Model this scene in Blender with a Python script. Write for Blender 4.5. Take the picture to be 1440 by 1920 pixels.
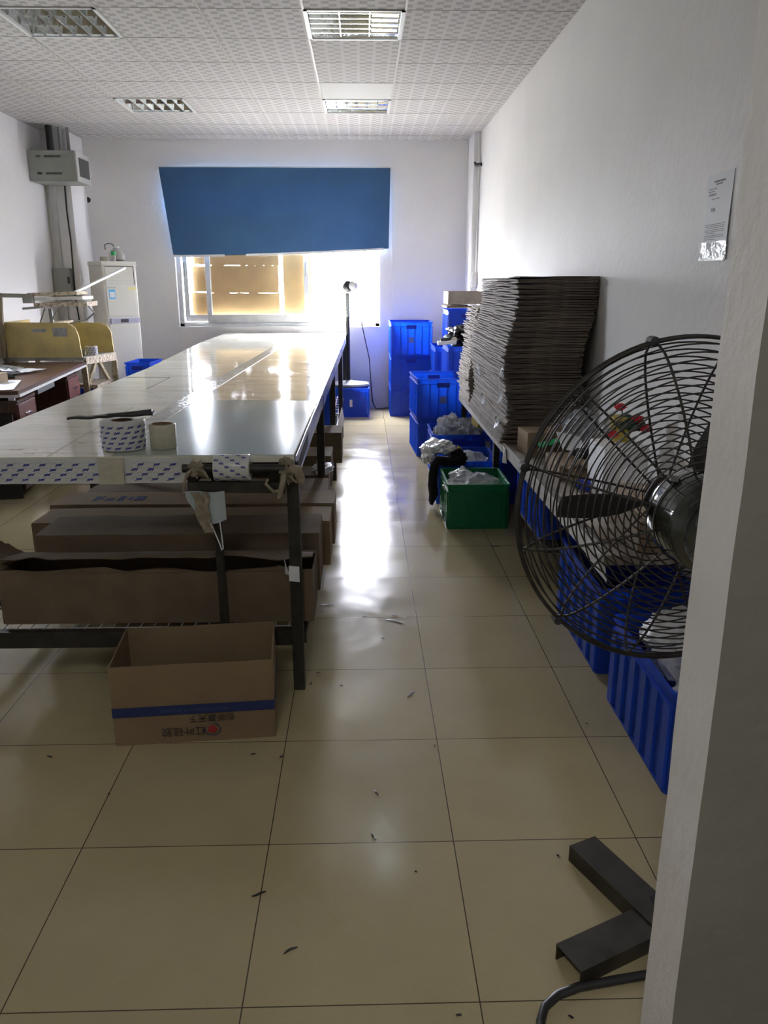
import bpy, bmesh, math, random
from mathutils import Vector, Matrix, noise
R = math.radians
rnd = random.Random(7)
for o in list(bpy.data.objects): bpy.data.objects.remove(o, do_unlink=True)
S = bpy.context.scene
COL = S.collection

# ------------------------------------------------------------------ camera
F = 1480.0
PITCH = math.atan(430 / F); YAW = R(1.561)
cam_d = bpy.data.cameras.new('camera'); cam = bpy.data.objects.new('camera', cam_d); COL.objects.link(cam)
cam.location = (0, 0, 1.47)
cam.rotation_euler = (R(90) - PITCH, 0, -YAW)
cam_d.sensor_fit = 'VERTICAL'; cam_d.sensor_height = 36.0; cam_d.lens = F / 1920 * 36.0
cam_d.clip_start = 0.02; cam_d.clip_end = 200
S.camera = cam

# ------------------------------------------------------------------ sky and exposure
SKY = 84.0
w = bpy.data.worlds.new('overcast_sky'); S.world = w; w.use_nodes = True
bg = w.node_tree.nodes['Background']
bg.inputs['Strength'].default_value = SKY
_tc = w.node_tree.nodes.new('ShaderNodeTexCoord'); _sx = w.node_tree.nodes.new('ShaderNodeSeparateXYZ'); _mr = w.node_tree.nodes.new('ShaderNodeMapRange'); _mx = w.node_tree.nodes.new('ShaderNodeMix')
_mx.data_type = 'RGBA'; _mr.inputs[1].default_value = -.12; _mr.inputs[2].default_value = .10      # paler ground haze below the horizon, overcast sky above
_mx.inputs[6].default_value = (.30, .30, .29, 1); _mx.inputs[7].default_value = (0.885, 0.90, 1.0, 1)
w.node_tree.links.new(_tc.outputs['Generated'], _sx.inputs[0]); w.node_tree.links.new(_sx.outputs[2], _mr.inputs[0])
w.node_tree.links.new(_mr.outputs[0], _mx.inputs[0]); w.node_tree.links.new(_mx.outputs[2], bg.inputs['Color'])
S.view_settings.view_transform = 'Standard'; S.view_settings.look = 'None'
S.view_settings.gamma = 1.0; S.view_settings.use_curve_mapping = False
S.view_settings.exposure = 0.82

def portal(name, loc, rot, sx, sy):
    d = bpy.data.lights.new(name, 'AREA'); d.shape = 'RECTANGLE'; d.size = sx; d.size_y = sy
    o = bpy.data.objects.new(name, d); COL.objects.link(o); o.location = loc; o.rotation_euler = rot
    d.cycles.is_portal = True
    return o
portal('window_portal', (-0.97, 9.83, 1.8), (R(-90), 0, 0), 2.3, 1.75)
portal('added_window_portal', (-3.58, 5.82, 1.65), (0, R(-90), 0), .7, .75)  # portal of the window added on the left for brightness

cl = bpy.data.lights.new('corridor_fill', 'AREA'); cl.size = .5; cl.energy = 16; cl.color = (1, .97, .9)  # unseen light added in the corridor to lift the near end
clo = bpy.data.objects.new('corridor_fill', cl); COL.objects.link(clo); clo.location = (-.4, -.7, 2.95)
# ------------------------------------------------------------------ helpers: materials
def M(name, col, rough=0.5, metal=0.0, spec=0.5, var=0.0, vs=6.0, col2=None, bump=0.0, bs=60.0,
      transl=0.0, tcol=None, alpha=1.0, coat=0.0, emit=None, rand=0.0, stretch=None, rvar=0.0):
    m = bpy.data.materials.new(name); m.use_nodes = True
    nt = m.node_tree; b = nt.nodes['Principled BSDF']
    b.inputs['Base Color'].default_value = (*col, 1); b.inputs['Roughness'].default_value = rough
    b.inputs['Metallic'].default_value = metal; b.inputs['Specular IOR Level'].default_value = spec
    b.inputs['Alpha'].default_value = alpha; b.inputs['Coat Weight'].default_value = coat
    tc = nt.nodes.new('ShaderNodeTexCoord'); vec = tc.outputs['Object']
    if stretch:
        mp = nt.nodes.new('ShaderNodeMapping'); mp.inputs['Scale'].default_value = stretch
        nt.links.new(vec, mp.inputs[0]); vec = mp.outputs[0]
    if var or rvar:
        n = nt.nodes.new('ShaderNodeTexNoise'); n.inputs['Scale'].default_value = vs
        n.inputs['Detail'].default_value = 6; nt.links.new(vec, n.inputs['Vector'])
        if var:
            mx = nt.nodes.new('ShaderNodeMix'); mx.data_type = 'RGBA'
            c2 = col2 or tuple(c * (1 - var) for c in col)
            mx.inputs[6].default_value = (*col, 1); mx.inputs[7].default_value = (*c2, 1)
            rp = nt.nodes.new('ShaderNodeMapRange'); rp.inputs[1].default_value = 0.38; rp.inputs[2].default_value = 0.66
            nt.links.new(n.outputs['Fac'], rp.inputs[0]); nt.links.new(rp.outputs[0], mx.inputs[0])
            out = mx.outputs[2]
            nt.links.new(out, b.inputs['Base Color'])
        if rvar:
            rr = nt.nodes.new('ShaderNodeMapRange'); rr.inputs[3].default_value = rough; rr.inputs[4].default_value = rough + rvar
            nt.links.new(n.outputs['Fac'], rr.inputs[0]); nt.links.new(rr.outputs[0], b.inputs['Roughness'])
    if rand:
        oi = nt.nodes.new('ShaderNodeObjectInfo'); hs = nt.nodes.new('ShaderNodeHueSaturation')
        mr = nt.nodes.new('ShaderNodeMapRange'); mr.inputs[3].default_value = 1 - rand; mr.inputs[4].default_value = 1 + rand
        nt.links.new(oi.outputs['Random'], mr.inputs[0]); nt.links.new(mr.outputs[0], hs.inputs['Value'])
        if b.inputs['Base Color'].links: nt.links.new(b.inputs['Base Color'].links[0].from_socket, hs.inputs['Color'])
        else: hs.inputs['Color'].default_value = (*col, 1)
        nt.links.new(hs.outputs[0], b.inputs['Base Color'])
    if bump:
        n2 = nt.nodes.new('ShaderNodeTexNoise'); n2.inputs['Scale'].default_value = bs; n2.inputs['Detail'].default_value = 4
        nt.links.new(vec, n2.inputs['Vector'])
        bp = nt.nodes.new('ShaderNodeBump'); bp.inputs['Strength'].default_value = bump; bp.inputs['Distance'].default_value = 0.02
        nt.links.new(n2.outputs['Fac'], bp.inputs['Height']); nt.links.new(bp.outputs[0], b.inputs['Normal'])
    if emit:
        b.inputs['Emission Color'].default_value = (*emit[0], 1); b.inputs['Emission Strength'].default_value = emit[1]
    if transl:
        t = nt.nodes.new('ShaderNodeBsdfTranslucent'); t.inputs['Color'].default_value = (*(tcol or col), 1)
        ms = nt.nodes.new('ShaderNodeMixShader'); ms.inputs[0].default_value = transl
        nt.links.new(b.outputs[0], ms.inputs[1]); nt.links.new(t.outputs[0], ms.inputs[2])
        nt.links.new(ms.outputs[0], nt.nodes['Material Output'].inputs['Surface'])
    return m

class NT:                                        # tiny node-graph helper
    def __init__(s, m): s.nt = m.node_tree
    def math(s, op, a, b=None, c=None):
        n = s.nt.nodes.new('ShaderNodeMath'); n.operation = op
        for i, x in enumerate((a, b, c)):
            if x is None: continue
            if isinstance(x, (int, float)): n.inputs[i].default_value = x
            else: s.nt.links.new(x, n.inputs[i])
        return n.outputs[0]
    def mix(s, f, a, b):
        n = s.nt.nodes.new('ShaderNodeMix'); n.data_type = 'RGBA'
        for i, x in ((0, f), (6, a), (7, b)):
            if isinstance(x, (int, float)): n.inputs[i].default_value = x
            elif isinstance(x, tuple): n.inputs[i].default_value = (*x, 1)
            else: s.nt.links.new(x, n.inputs[i])
        return n.outputs[2]
    def pos(s):
        g = s.nt.nodes.new('ShaderNodeNewGeometry'); x = s.nt.nodes.new('ShaderNodeSeparateXYZ')
        s.nt.links.new(g.outputs['Position'], x.inputs[0]); return g.outputs['Position'], x.outputs
    def noise(s, vec, sc, det=5, rough=.5):
        n = s.nt.nodes.new('ShaderNodeTexNoise'); n.inputs['Scale'].default_value = sc
        n.inputs['Detail'].default_value = det; n.inputs['Roughness'].default_value = rough
        s.nt.links.new(vec, n.inputs['Vector']); return n.outputs['Fac']
    def ramp(s, x, a, b, lo=0., hi=1.):
        n = s.nt.nodes.new('ShaderNodeMapRange')
        for i, v in enumerate((a, b, lo, hi)): n.inputs[i + 1].default_value = v
        s.nt.links.new(x, n.inputs[0]); return n.outputs[0]
    def bump(s, h, st, dist=0.01):
        n = s.nt.nodes.new('ShaderNodeBump'); n.inputs['Strength'].default_value = st; n.inputs['Distance'].default_value = dist
        s.nt.links.new(h, n.inputs['Height']); return n.outputs[0]

mat = {}
mat['wall'] = M('white_wall_paint', (.82, .80, .79), .75, var=.05, vs=1.6, bump=.12, bs=25)
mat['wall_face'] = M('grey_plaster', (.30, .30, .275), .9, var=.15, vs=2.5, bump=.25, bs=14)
mat['alu'] = M('aluminium', (.66, .66, .66), .42, .3, var=.12, vs=9)
mat['white_metal'] = M('white_painted_metal', (.75, .75, .73), .4)
mat['grey_metal'] = M('grey_painted_metal', (.30, .31, .28), .5, var=.1)
mat['grey_light'] = M('pale_grey_metal', (.5, .5, .48), .45)
mat['black'] = M('black_painted_steel', (.014, .012, .010), .5, var=.5, vs=20, col2=(.032, .027, .02), bump=.1)
mat['blackplastic'] = M('black_plastic', (.015, .015, .015), .45)
mat['wire'] = M('dusty_black_wire', (.010, .009, .007), .55, var=.4, vs=40, col2=(.028, .023, .017))
mat['motor'] = M('worn_glossy_motor_paint', (.008, .008, .01), .14, .35, var=.5, vs=9, col2=(.06, .065, .055), bump=.15, bs=12, coat=.6)
mat['chrome'] = M('mirror_reflector', (.82, .84, .86), .13, 1.0, bump=.25, bs=9)
mat['chromek'] = M('chrome', (.8, .8, .8), .15, 1.0)
mat['blue'] = M('blue_plastic', (.035, .11, .64), .38, var=.12, vs=5, transl=.42, tcol=(.05, .36, 1.0))
mat['bluedk'] = M('dark_blue_plastic', (.012, .035, .40), .45, transl=.1, tcol=(.02, .1, .7))
mat['green'] = M('green_plastic', (.006, .20, .07), .38, var=.15, vs=5, transl=.2, tcol=(.01, .4, .12))
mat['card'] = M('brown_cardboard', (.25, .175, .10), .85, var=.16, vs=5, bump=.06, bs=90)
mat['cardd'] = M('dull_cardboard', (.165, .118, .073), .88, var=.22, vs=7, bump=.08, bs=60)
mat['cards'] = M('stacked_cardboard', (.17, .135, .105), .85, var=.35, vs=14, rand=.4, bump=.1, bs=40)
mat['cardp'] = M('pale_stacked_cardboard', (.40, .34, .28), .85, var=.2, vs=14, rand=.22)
mat['cardlit'] = M('thin_cardboard_against_daylight', (.40, .27, .12), .9, var=.25, vs=4, transl=.034, tcol=(1.0, .50, .07))
mat['cloth'] = M('blue_blind_cloth', (.032, .095, .21), .85, var=.12, vs=3, transl=.03, tcol=(.08, .28, .7), bump=.1, bs=300)
mat['clothb'] = M('black_cloth', (.006, .006, .007), .95, bump=.3, bs=60)
mat['bagblack'] = M('black_bin_bag', (.006, .006, .006), .35, bump=.5, bs=25)
mat['bag'] = M('clear_plastic_bag', (.72, .76, .78), .22, alpha=.62, bump=.5, bs=22, var=.1, vs=14)
mat['bagg'] = M('smoky_plastic_bag', (.30, .32, .34), .22, alpha=.55, bump=.5, bs=22)
mat['bagw'] = M('white_plastic_bag', (.82, .83, .84), .35, bump=.4, bs=18)
mat['paper'] = M('white_paper', (.72, .73, .75), .7)
mat['papery'] = M('yellow_paper', (.75, .70, .12), .7)
mat['liner'] = M('glossy_tape_liner', (.62, .63, .61), .28, var=.06, vs=20)
mat['inkblue'] = M('blue_print', (.02, .04, .30), .45)
mat['inkgrey'] = M('grey_print', (.38, .40, .46), .5)
mat['inkblack'] = M('black_print', (.03, .03, .035), .6)
mat['inkred'] = M('red_print', (.35, .03, .03), .6)
mat['inknavy'] = M('navy_print', (.015, .03, .12), .6)
mat['tape'] = M('yellowed_clear_tape', (.50, .48, .37), .18, var=.1, vs=60)
mat['laminate'] = M('brown_wood_laminate', (.10, .045, .028), .3, var=.35, vs=9, stretch=(8, .8, 1))
mat['drawer'] = M('red_brown_drawer_front', (.16, .045, .035), .4, var=.15, vs=9)
mat['darkin'] = M('dark_board', (.02, .018, .016), .8)
mat['yellow'] = M('worn_yellow_board', (.66, .52, .19), .6, var=.4, vs=5, col2=(.45, .36, .15))
mat['cream'] = M('cream_painted_wood', (.60, .53, .37), .7, var=.5, vs=34, col2=(.30, .22, .15))
mat['osb'] = M('flaking_board_edge', (.66, .58, .46), .8, var=.8, vs=46, col2=(.24, .17, .12), bump=.4)
mat['acwhite'] = M('ivory_plastic', (.66, .64, .57), .35)
mat['lcd'] = M('dark_display', (.05, .045, .05), .2)
mat['sky_label'] = M('light_blue_label', (.12, .45, .75), .5)
mat['yellow_label'] = M('yellow_label', (.75, .68, .30), .5)
mat['benchtop'] = M('dusty_bench_top', (.24, .21, .17), .7, var=.4, vs=9, col2=(.13, .11, .09))
mat['red'] = M('red_plastic_petal', (.55, .015, .03), .4)
mat['leafgreen'] = M('green_foam_sheet', (.01, .30, .09), .6)
mat['leafdark'] = M('dark_green_leaf', (.01, .04, .02), .6)
mat['yel'] = M('mustard_plastic', (.42, .33, .04), .55)
mat['masks'] = M('pale_blue_mask_fabric', (.52, .60, .62), .9, transl=.2)
mat['rag'] = M('grubby_cotton_rag', (.33, .28, .20), .95, var=.4, vs=40, bump=.4)
mat['glassdk'] = M('smoked_door_glass', (.03, .035, .035), .12)
mat['skirt'] = M('worn_white_skirting_tape_blue_lit', (.72, .72, .76), .3, var=.9, vs=2.2, col2=(.22, .32, .78), stretch=(1, .6, 9))  # blue streaks: peeled film, plus reflected blue light put into the colour
mat['glow_tube'] = M('added_tube_glow', (.9, .95, 1), .4, emit=((.80, .90, 1.0), 9.0))  # emission for the short tubes added to the near centre fixture
mat['tube_off'] = M('unlit_fluorescent_tube', (.8, .82, .82), .3)
mat['jug'] = M('clear_jug_plastic', (.6, .56, .52), .2, alpha=.6)

# ceiling tile: paired columns of staggered grey dashes
m = M('patterned_ceiling_tile', (.6, .6, .6), .8); n = NT(m); P, X = n.pos()
u = n.math('FRACT', n.math('DIVIDE', X[0], .11)); v = n.math('FRACT', n.math('DIVIDE', X[1], .1))
v2 = n.math('FRACT', n.math('ADD', n.math('DIVIDE', X[1], .1), .5))
dA = n.math('MULTIPLY', n.math('LESS_THAN', u, .40), n.math('LESS_THAN', v, .46))
dB = n.math('MULTIPLY', n.math('MULTIPLY', n.math('GREATER_THAN', u, .40), n.math('LESS_THAN', u, .80)), n.math('LESS_THAN', v2, .46))
d = n.math('MULTIPLY', n.math('ADD', dA, dB), n.ramp(n.noise(P, 60, 3), .25, .6, .5, 1))
c = n.mix(d, (.53, .505, .49), (.33, .315, .30))
m.node_tree.links.new(c, m.node_tree.nodes['Principled BSDF'].inputs['Base Color']); mat['ceil'] = m
mat['ceilplain'] = M('ribbed_ceiling_tile', (.62, .61, .59), .7)

# polished floor tile 0.504 m
m = M('polished_beige_tile', (.5, .44, .3), .12); n = NT(m); P, X = n.pos(); nt = m.node_tree; b = nt.nodes['Principled BSDF']
T = .504
def edge(x, off):
    f = n.math('FRACT', n.math('DIVIDE', n.math('SUBTRACT', x, off), T))
    return n.math('ABSOLUTE', n.math('SUBTRACT', n.math('FRACT', n.math('ADD', f, .5)), .5))
g = n.math('LESS_THAN', n.math('MINIMUM', edge(X[0], .24), edge(X[1], 1.82 - .504 * 8)), .0030)
cx = n.math('FLOOR', n.math('DIVIDE', n.math('SUBTRACT', X[0], .24), T)); cy = n.math('FLOOR', n.math('DIVIDE', n.math('SUBTRACT', X[1], 1.82 - .504 * 8), T))
cb = nt.nodes.new('ShaderNodeCombineXYZ'); nt.links.new(cx, cb.inputs[0]); nt.links.new(cy, cb.inputs[1])
wn = nt.nodes.new('ShaderNodeTexWhiteNoise'); nt.links.new(cb.outputs[0], wn.inputs[0])
base = n.mix(n.ramp(n.noise(P, 2.2, 7, .6), .35, .7), (.47, .40, .235), (.41, .345, .195))
base = n.mix(n.math('MULTIPLY', wn.outputs['Value'], .3), base, (.35, .305, .20))
spk = n.noise(P, 160, 2)
base = n.mix(n.ramp(spk, .6, .72, 0, .25), base, (.25, .21, .14))
base = n.mix(g, base, (.07, .055, .04))
nt.links.new(base, b.inputs['Base Color'])
nt.links.new(n.ramp(n.noise(P, 3.5, 8, .7), .35, .7, .10, .24), b.inputs['Roughness'])
b.inputs['Specular IOR Level'].default_value = .62
nt.links.new(n.bump(n.noise(P, 5, 2), .05, .01), b.inputs['Normal']); mat['floor'] = m

# long table top: worn pvc sheet
m = M('worn_pvc_table_sheet', (.4, .38, .3), .07); n = NT(m); P, X = n.pos(); nt = m.node_tree; b = nt.nodes['Principled BSDF']
mp = nt.nodes.new('ShaderNodeMapping'); mp.inputs['Scale'].default_value = (1.2, 6, 1); nt.links.new(P, mp.inputs[0])
base = n.mix(n.ramp(n.noise(mp.outputs[0], 1.4, 8, .65), .45, .62), (.80, .78, .67), (.70, .68, .56))
mp2 = nt.nodes.new('ShaderNodeMapping'); mp2.inputs['Scale'].default_value = (1, 4, 1); nt.links.new(P, mp2.inputs[0])
scr = n.ramp(n.noise(mp2.outputs[0], 5, 9, .8), .555, .63, 0, .85)
msk = n.ramp(n.noise(P, .9, 2), .42, .6, .05, 1)
base = n.mix(n.math('MULTIPLY', scr, msk), base, (.13, .12, .09))
nt.links.new(base, b.inputs['Base Color'])
nt.links.new(n.ramp(n.noise(mp2.outputs[0], 5, 8, .75), .5, .7, .05, .3), b.inputs['Roughness'])
b.inputs['Specular IOR Level'].default_value = .7
nt.links.new(n.bump(n.noise(P, 2.5, 2), .04, .01), b.inputs['Normal']); mat['top'] = m
mat['film'] = M('blue_grey_cutting_film', (.40, .45, .38), .10, var=.25, vs=2.5, col2=(.43, .44, .36), spec=.6, rvar=.15)

# thin clear window glass
m = bpy.data.materials.new('window_glass'); m.use_nodes = True; nt = m.node_tree
for x in list(nt.nodes): nt.nodes.remove(x)
o_ = nt.nodes.new('ShaderNodeOutputMaterial'); ms = nt.nodes.new('ShaderNodeMixShader'); tr = nt.nodes.new('ShaderNodeBsdfTransparent'); gl = nt.nodes.new('ShaderNodeBsdfGlossy')
gl.inputs['Roughness'].default_value = .03; ms.inputs[0].default_value = .07; tr.inputs[0].default_value = (.93, .96, .96, 1)
nt.links.new(tr.outputs[0], ms.inputs[1]); nt.links.new(gl.outputs[0], ms.inputs[2]); nt.links.new(ms.outputs[0], o_.inputs[0]); mat['glass'] = m

# ------------------------------------------------------------------ helpers: geometry
def frame_of(d):
    d = Vector(d).normalized(); a = Vector((0, 0, 1)) if abs(d.z) < .9 else Vector((1, 0, 0))
    x = a.cross(d).normalized(); return x, d.cross(x).normalized()
class MB:
    def __init__(s): s.v = []; s.f = []; s.m = []; s.sm = []
    def add(s, vs, fs, m=0, smooth=False, M=None):
        o = len(s.v)
        s.v += [tuple(M @ Vector(v)) if M else tuple(v) for v in vs]
        for f in fs: s.f.append(tuple(i + o for i in f)); s.m.append(m); s.sm.append(smooth)
        return s
    def box(s, x0, x1, y0, y1, z0, z1, m=0, M=None):
        vs = [(x, y, z) for z in (z0, z1) for y in (y0, y1) for x in (x0, x1)]
        return s.add(vs, [(0, 2, 3, 1), (4, 5, 7, 6), (0, 1, 5, 4), (2, 6, 7, 3), (0, 4, 6, 2), (1, 3, 7, 5)], m, False, M)
    def cbox(s, c, sz, rot=(0, 0, 0), m=0):
        from mathutils import Euler
        Mx = Matrix.Translation(c) @ Euler(rot).to_matrix().to_4x4()
        a, b, c_ = (k / 2 for k in sz); return s.box(-a, a, -b, b, -c_, c_, m, Mx)
    def bar(s, p, q, wd, ht=None, m=0):
        p = Vector(p); q = Vector(q); x, y = frame_of(q - p); ht = ht or wd; vs = []
        for c in (p, q):
            for a, b in ((-1, -1), (1, -1), (1, 1), (-1, 1)): vs.append(c + x * a * wd / 2 + y * b * ht / 2)
        return s.add(vs, [(3, 2, 1, 0), (4, 5, 6, 7), (0, 1, 5, 4), (1, 2, 6, 5), (2, 3, 7, 6), (3, 0, 4, 7)], m)
    def tube(s, pts, r, n=8, closed=False, m=0, cap=True):
        pts = [Vector(p) for p in pts]; k = len(pts); vs = []; fs = []; prev = None
        for i, p in enumerate(pts):
            a = pts[(i - 1) % k] if (closed or i) else p; b = pts[(i + 1) % k] if (closed or i < k - 1) else p
            d = (b - a).normalized()
            if prev is None: x, y = frame_of(d)
            else:
                x = (prev - d * prev.dot(d)).normalized(); y = d.cross(x)
            prev = x; rr = r[i] if isinstance(r, (list, tuple)) else r
            for j in range(n):
                t = 2 * math.pi * j / n; vs.append(p + x * math.cos(t) * rr + y * math.sin(t) * rr)
        for i in range(k if closed else k - 1):
            for j in range(n):
                a = i * n + j; b = i * n + (j + 1) % n; c = ((i + 1) % k) * n + (j + 1) % n; d = ((i + 1) % k) * n + j
                fs.append((a, b, c, d))
        if cap and not closed: fs += [tuple(range(n))[::-1], tuple((k - 1) * n + j for j in range(n))]
        return s.add(vs, fs, m, True)
    def lathe(s, prof, c=(0, 0, 0), ax=(0, 0, 1), n=24, m=0, smooth=True):
        x, y = frame_of(ax); ax = Vector(ax).normalized(); c = Vector(c); vs = []; fs = []
        for r, a in prof:
            for j in range(n):
                t = 2 * math.pi * j / n; vs.append(c + ax * a + x * math.cos(t) * r + y * math.sin(t) * r)
        for i in range(len(prof) - 1):
            for j in range(n):
                fs.append((i * n + j, i * n + (j + 1) % n, (i + 1) * n + (j + 1) % n, (i + 1) * n + j))
        if prof[0][0] > 1e-5: fs.append(tuple(range(n))[::-1])
        if prof[-1][0] > 1e-5: fs.append(tuple((len(prof) - 1) * n + j for j in range(n)))
        return s.add(vs, fs, m, smooth)
    def slab(s, fn, nu, nv, t, m=0, smooth=True):          # fn(u,v)->point ; closed slab of thickness t
        P_ = [[Vector(fn(i / nu, j / nv)) for j in range(nv + 1)] for i in range(nu + 1)]; top = []; bot = []
        for i in range(nu + 1):
            for j in range(nv + 1):
                a = P_[min(i + 1, nu)][j] - P_[max(i - 1, 0)][j]; b = P_[i][min(j + 1, nv)] - P_[i][max(j - 1, 0)]
                nn = a.cross(b); nn = nn.normalized() if nn.length > 1e-9 else Vector((0, 0, 1))
                top.append(P_[i][j] + nn * t / 2); bot.append(P_[i][j] - nn * t / 2)
        N_ = len(top); W = nv + 1; fs = []
        for i in range(nu):
            for j in range(nv):
                a, b, c, d = i * W + j, (i + 1) * W + j, (i + 1) * W + j + 1, i * W + j + 1
                fs.append((a, b, c, d)); fs.append((d + N_, c + N_, b + N_, a + N_))
        for i in range(nu):
            a, b = i * W, (i + 1) * W; fs.append((b, a, a + N_, b + N_))
            a, b = i * W + nv, (i + 1) * W + nv; fs.append((a, b, b + N_, a + N_))
        for j in range(nv):
            a, b = j, j + 1; fs.append((a, b, b + N_, a + N_))
            a, b = nu * W + j, nu * W + j + 1; fs.append((b, a, a + N_, b + N_))
        return s.add(top + bot, fs, m, smooth)
    def blob(s, c, rad, seed=0, amp=.3, fr=3.0, sub=4, flat=None, m=0):
        bm = bmesh.new(); bmesh.ops.create_icosphere(bm, subdivisions=sub, radius=1.0)
        c = Vector(c); vs = []
        for v in bm.verts:
            p = v.co.copy(); q = p * fr + Vector((seed * 7.3, seed * 1.7, seed * 3.1))
            k = 1 + amp * (noise.noise(q) + .6 * abs(noise.noise(q * 2.3)) + .3 * noise.noise(q * 5))
            p = Vector((p.x * rad[0] * k, p.y * rad[1] * k, p.z * rad[2] * k))
            if flat is not None and p.z < flat: p.z = flat
            vs.append(c + p)
        fs = [tuple(v.index for v in f.verts) for f in bm.faces]; bm.free()
        return s.add(vs, fs, m, True)
    def build(s, name, mats, parent=None, label=None, cat=None, group=None, kind=None, bevel=0, world=True, loc=None):
        if not isinstance(mats, (list, tuple)): mats = [mats]
        mats = [mat[x] if isinstance(x, str) else x for x in mats]
        me = bpy.data.meshes.new(name)
        if parent is not None:
            off = Vector((0, 0, 0))
            if world:
                off = root_loc(parent)
        else:
            if loc is None:
                xs = [v[0] for v in s.v]; ys = [v[1] for v in s.v]; zs = [v[2] for v in s.v]
                off = Vector(((min(xs) + max(xs)) / 2, (min(ys) + max(ys)) / 2, min(zs)))
            else: off = Vector(loc)
        me.from_pydata([tuple(Vector(v) - off) for v in s.v], [], s.f)
        for x in mats: me.materials.append(x)
        me.polygons.foreach_set('material_index', s.m); me.polygons.foreach_set('use_smooth', s.sm); me.update(); me.set_sharp_from_angle(angle=R(38))
        o = bpy.data.objects.new(name, me); COL.objects.link(o)
        if parent is not None: o.parent = parent
        else: o.location = off
        if bevel:
            bv = o.modifiers.new('bevel', 'BEVEL'); bv.width = bevel; bv.segments = 2; bv.limit_method = 'ANGLE'; bv.angle_limit = R(40)
        tag(o, label, cat, group, kind); return o
def root_loc(o):
    l = Vector((0, 0, 0))
    while o is not None: l += o.location; o = o.parent
    return l
def tag(o, label=None, cat=None, group=None, kind=None):
    for k, v in (('label', label), ('category', cat), ('group', group), ('kind', kind)):
        if v: o[k] = v
    return o
def thing(name, label, cat, loc, group=None, rz=0):
    o = bpy.data.objects.new(name, None); COL.objects.link(o); o.location = loc; o.rotation_euler = (0, 0, rz)
    o.empty_display_size = .05
    return tag(o, label, cat, group)
def text_geo(body, size, offs=0.0):
    cu = bpy.data.curves.new('t', 'FONT'); cu.body = body; cu.size = size; cu.align_x = 'CENTER'; cu.align_y = 'CENTER'; cu.resolution_u = 2; cu.offset = offs
    ob = bpy.data.objects.new('t', cu); COL.objects.link(ob)
    dg = bpy.context.evaluated_depsgraph_get(); ev = ob.evaluated_get(dg); me = ev.to_mesh()
    vs = [(v.co.x, v.co.y) for v in me.vertices]; fs = [tuple(p.vertices) for p in me.polygons]
    ev.to_mesh_clear(); bpy.data.objects.remove(ob); bpy.data.curves.remove(cu)
    return vs, fs
def put_text(mb, geo, fn, m=0, rot=0, at=(0, 0)):      # fn(u,v)->3d point
    c, s_ = math.cos(rot), math.sin(rot)
    mb.add([fn(at[0] + x * c - y * s_, at[1] + x * s_ + y * c) for x, y in geo[0]], geo[1], m)

# ------------------------------------------------------------------ room shell
XL, XR, YB, ZC = -3.35, 1.28, 9.6, 3.0
mb = MB(); mb.box(-3.6, 2.2, -2.3, 9.85, -.1, 0); mb.build('floor', 'floor', kind='structure')
# ceiling cells, leaving out the light fixtures
FIX = {(-.33, 5.24): 'c', (-.33, 7.58): 'c2', (-2.13, 5.24): 'l', (-2.13, 7.58): 'l2'}
LX = [-.33 + .6 * k for k in range(-6, 5)]; LY = [5.24 + .585 * k for k in range(-13, 9)]
fixc = [(-.33, 5.24), (-.33, 7.58), (-2.13, 5.24), (-2.13, 7.58)]
mb = MB()
for x in LX:
    for y in LY:
        x0, x1, y0, y1 = max(x, -3.6), min(x + .6, 2.2), max(y, -2.3), min(y + .585, 9.85)
        if x1 <= x0 or y1 <= y0: continue
        if any(abs(x - a) < .02 and abs(y - b) < .02 for a, b in fixc): continue
        if abs(x + .33) < .02 and abs(y - 6.995) < .02: continue
        mb.box(x0, x1, y0, y1, ZC, ZC + .02)
for a, b in fixc: mb.box(a, a + .6, b, b + .585, ZC + .13, ZC + .15)
mb.box(-3.6, 2.2, -2.3, 9.85, ZC + .16, ZC + .2)
ceil = mb.build('ceiling', 'ceil', kind='structure', loc=(0, 0, ZC))
mb = MB(); mb.box(-.33, .27, 6.995, 7.58, ZC, ZC + .01)
for k in range(30): mb.box(-.33 + .02 * k + .004, -.33 + .02 * k + .014, 7.0, 7.575, ZC - .004, ZC)
mb.build('ribbed_panel', 'ceilplain', ceil)
mb = MB()
for x in LX:
    if XL < x < XR: mb.box(x - .007, x + .007, 1.136, 9.6, ZC - .004, ZC + .002)
for y in LY:
    if 1.14 < y < 9.6: mb.box(XL, XR, y - .002, y + .002, ZC - .002, ZC + .002)
mb.build('ceiling_grid', M('ceiling_bar', (.46, .43, .39), .5), ceil)
# back wall with window opening
WX0, WX1, WZ0, WZ1 = -2.147, .211, .971, 2.62
mb = MB(); mb.box(-3.6, WX0, YB, YB + .24, 0, ZC); mb.box(WX1, 2.2, YB, YB + .24, 0, ZC)
mb.box(WX0, WX1, YB, YB + .24, 0, WZ0); mb.box(WX0, WX1, YB, YB + .24, WZ1, ZC)
wb = mb.build('wall_back', 'wall', kind='structure')
mb = MB(); mb.lathe([(.028, 0), (.03, -.004), (.0, -.004)], (-3.0 - .07, YB - .001, 2.364), (0, 1, 0), 11)
mb.build('pipe_hole', 'blackplastic', wb)
# left wall with an opening for the added side window, right wall, front wall with doorway, corridor
SY0, SY1, SZ0, SZ1 = 5.5, 6.1, 1.4, 1.92
mb = MB(); mb.box(XL - .24, XL, -2.3, SY0, 0, ZC); mb.box(XL - .24, XL, SY1, YB, 0, ZC)
mb.box(XL - .24, XL, SY0, SY1, 0, SZ0); mb.box(XL - .24, XL, SY0, SY1, SZ1, ZC)
mb.build('wall_left', 'wall', kind='structure')
mb = MB(); mb.box(XR, XR + .2, 1.13, YB, 0, ZC); mb.build('wall_right', 'wall', kind='structure')
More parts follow.
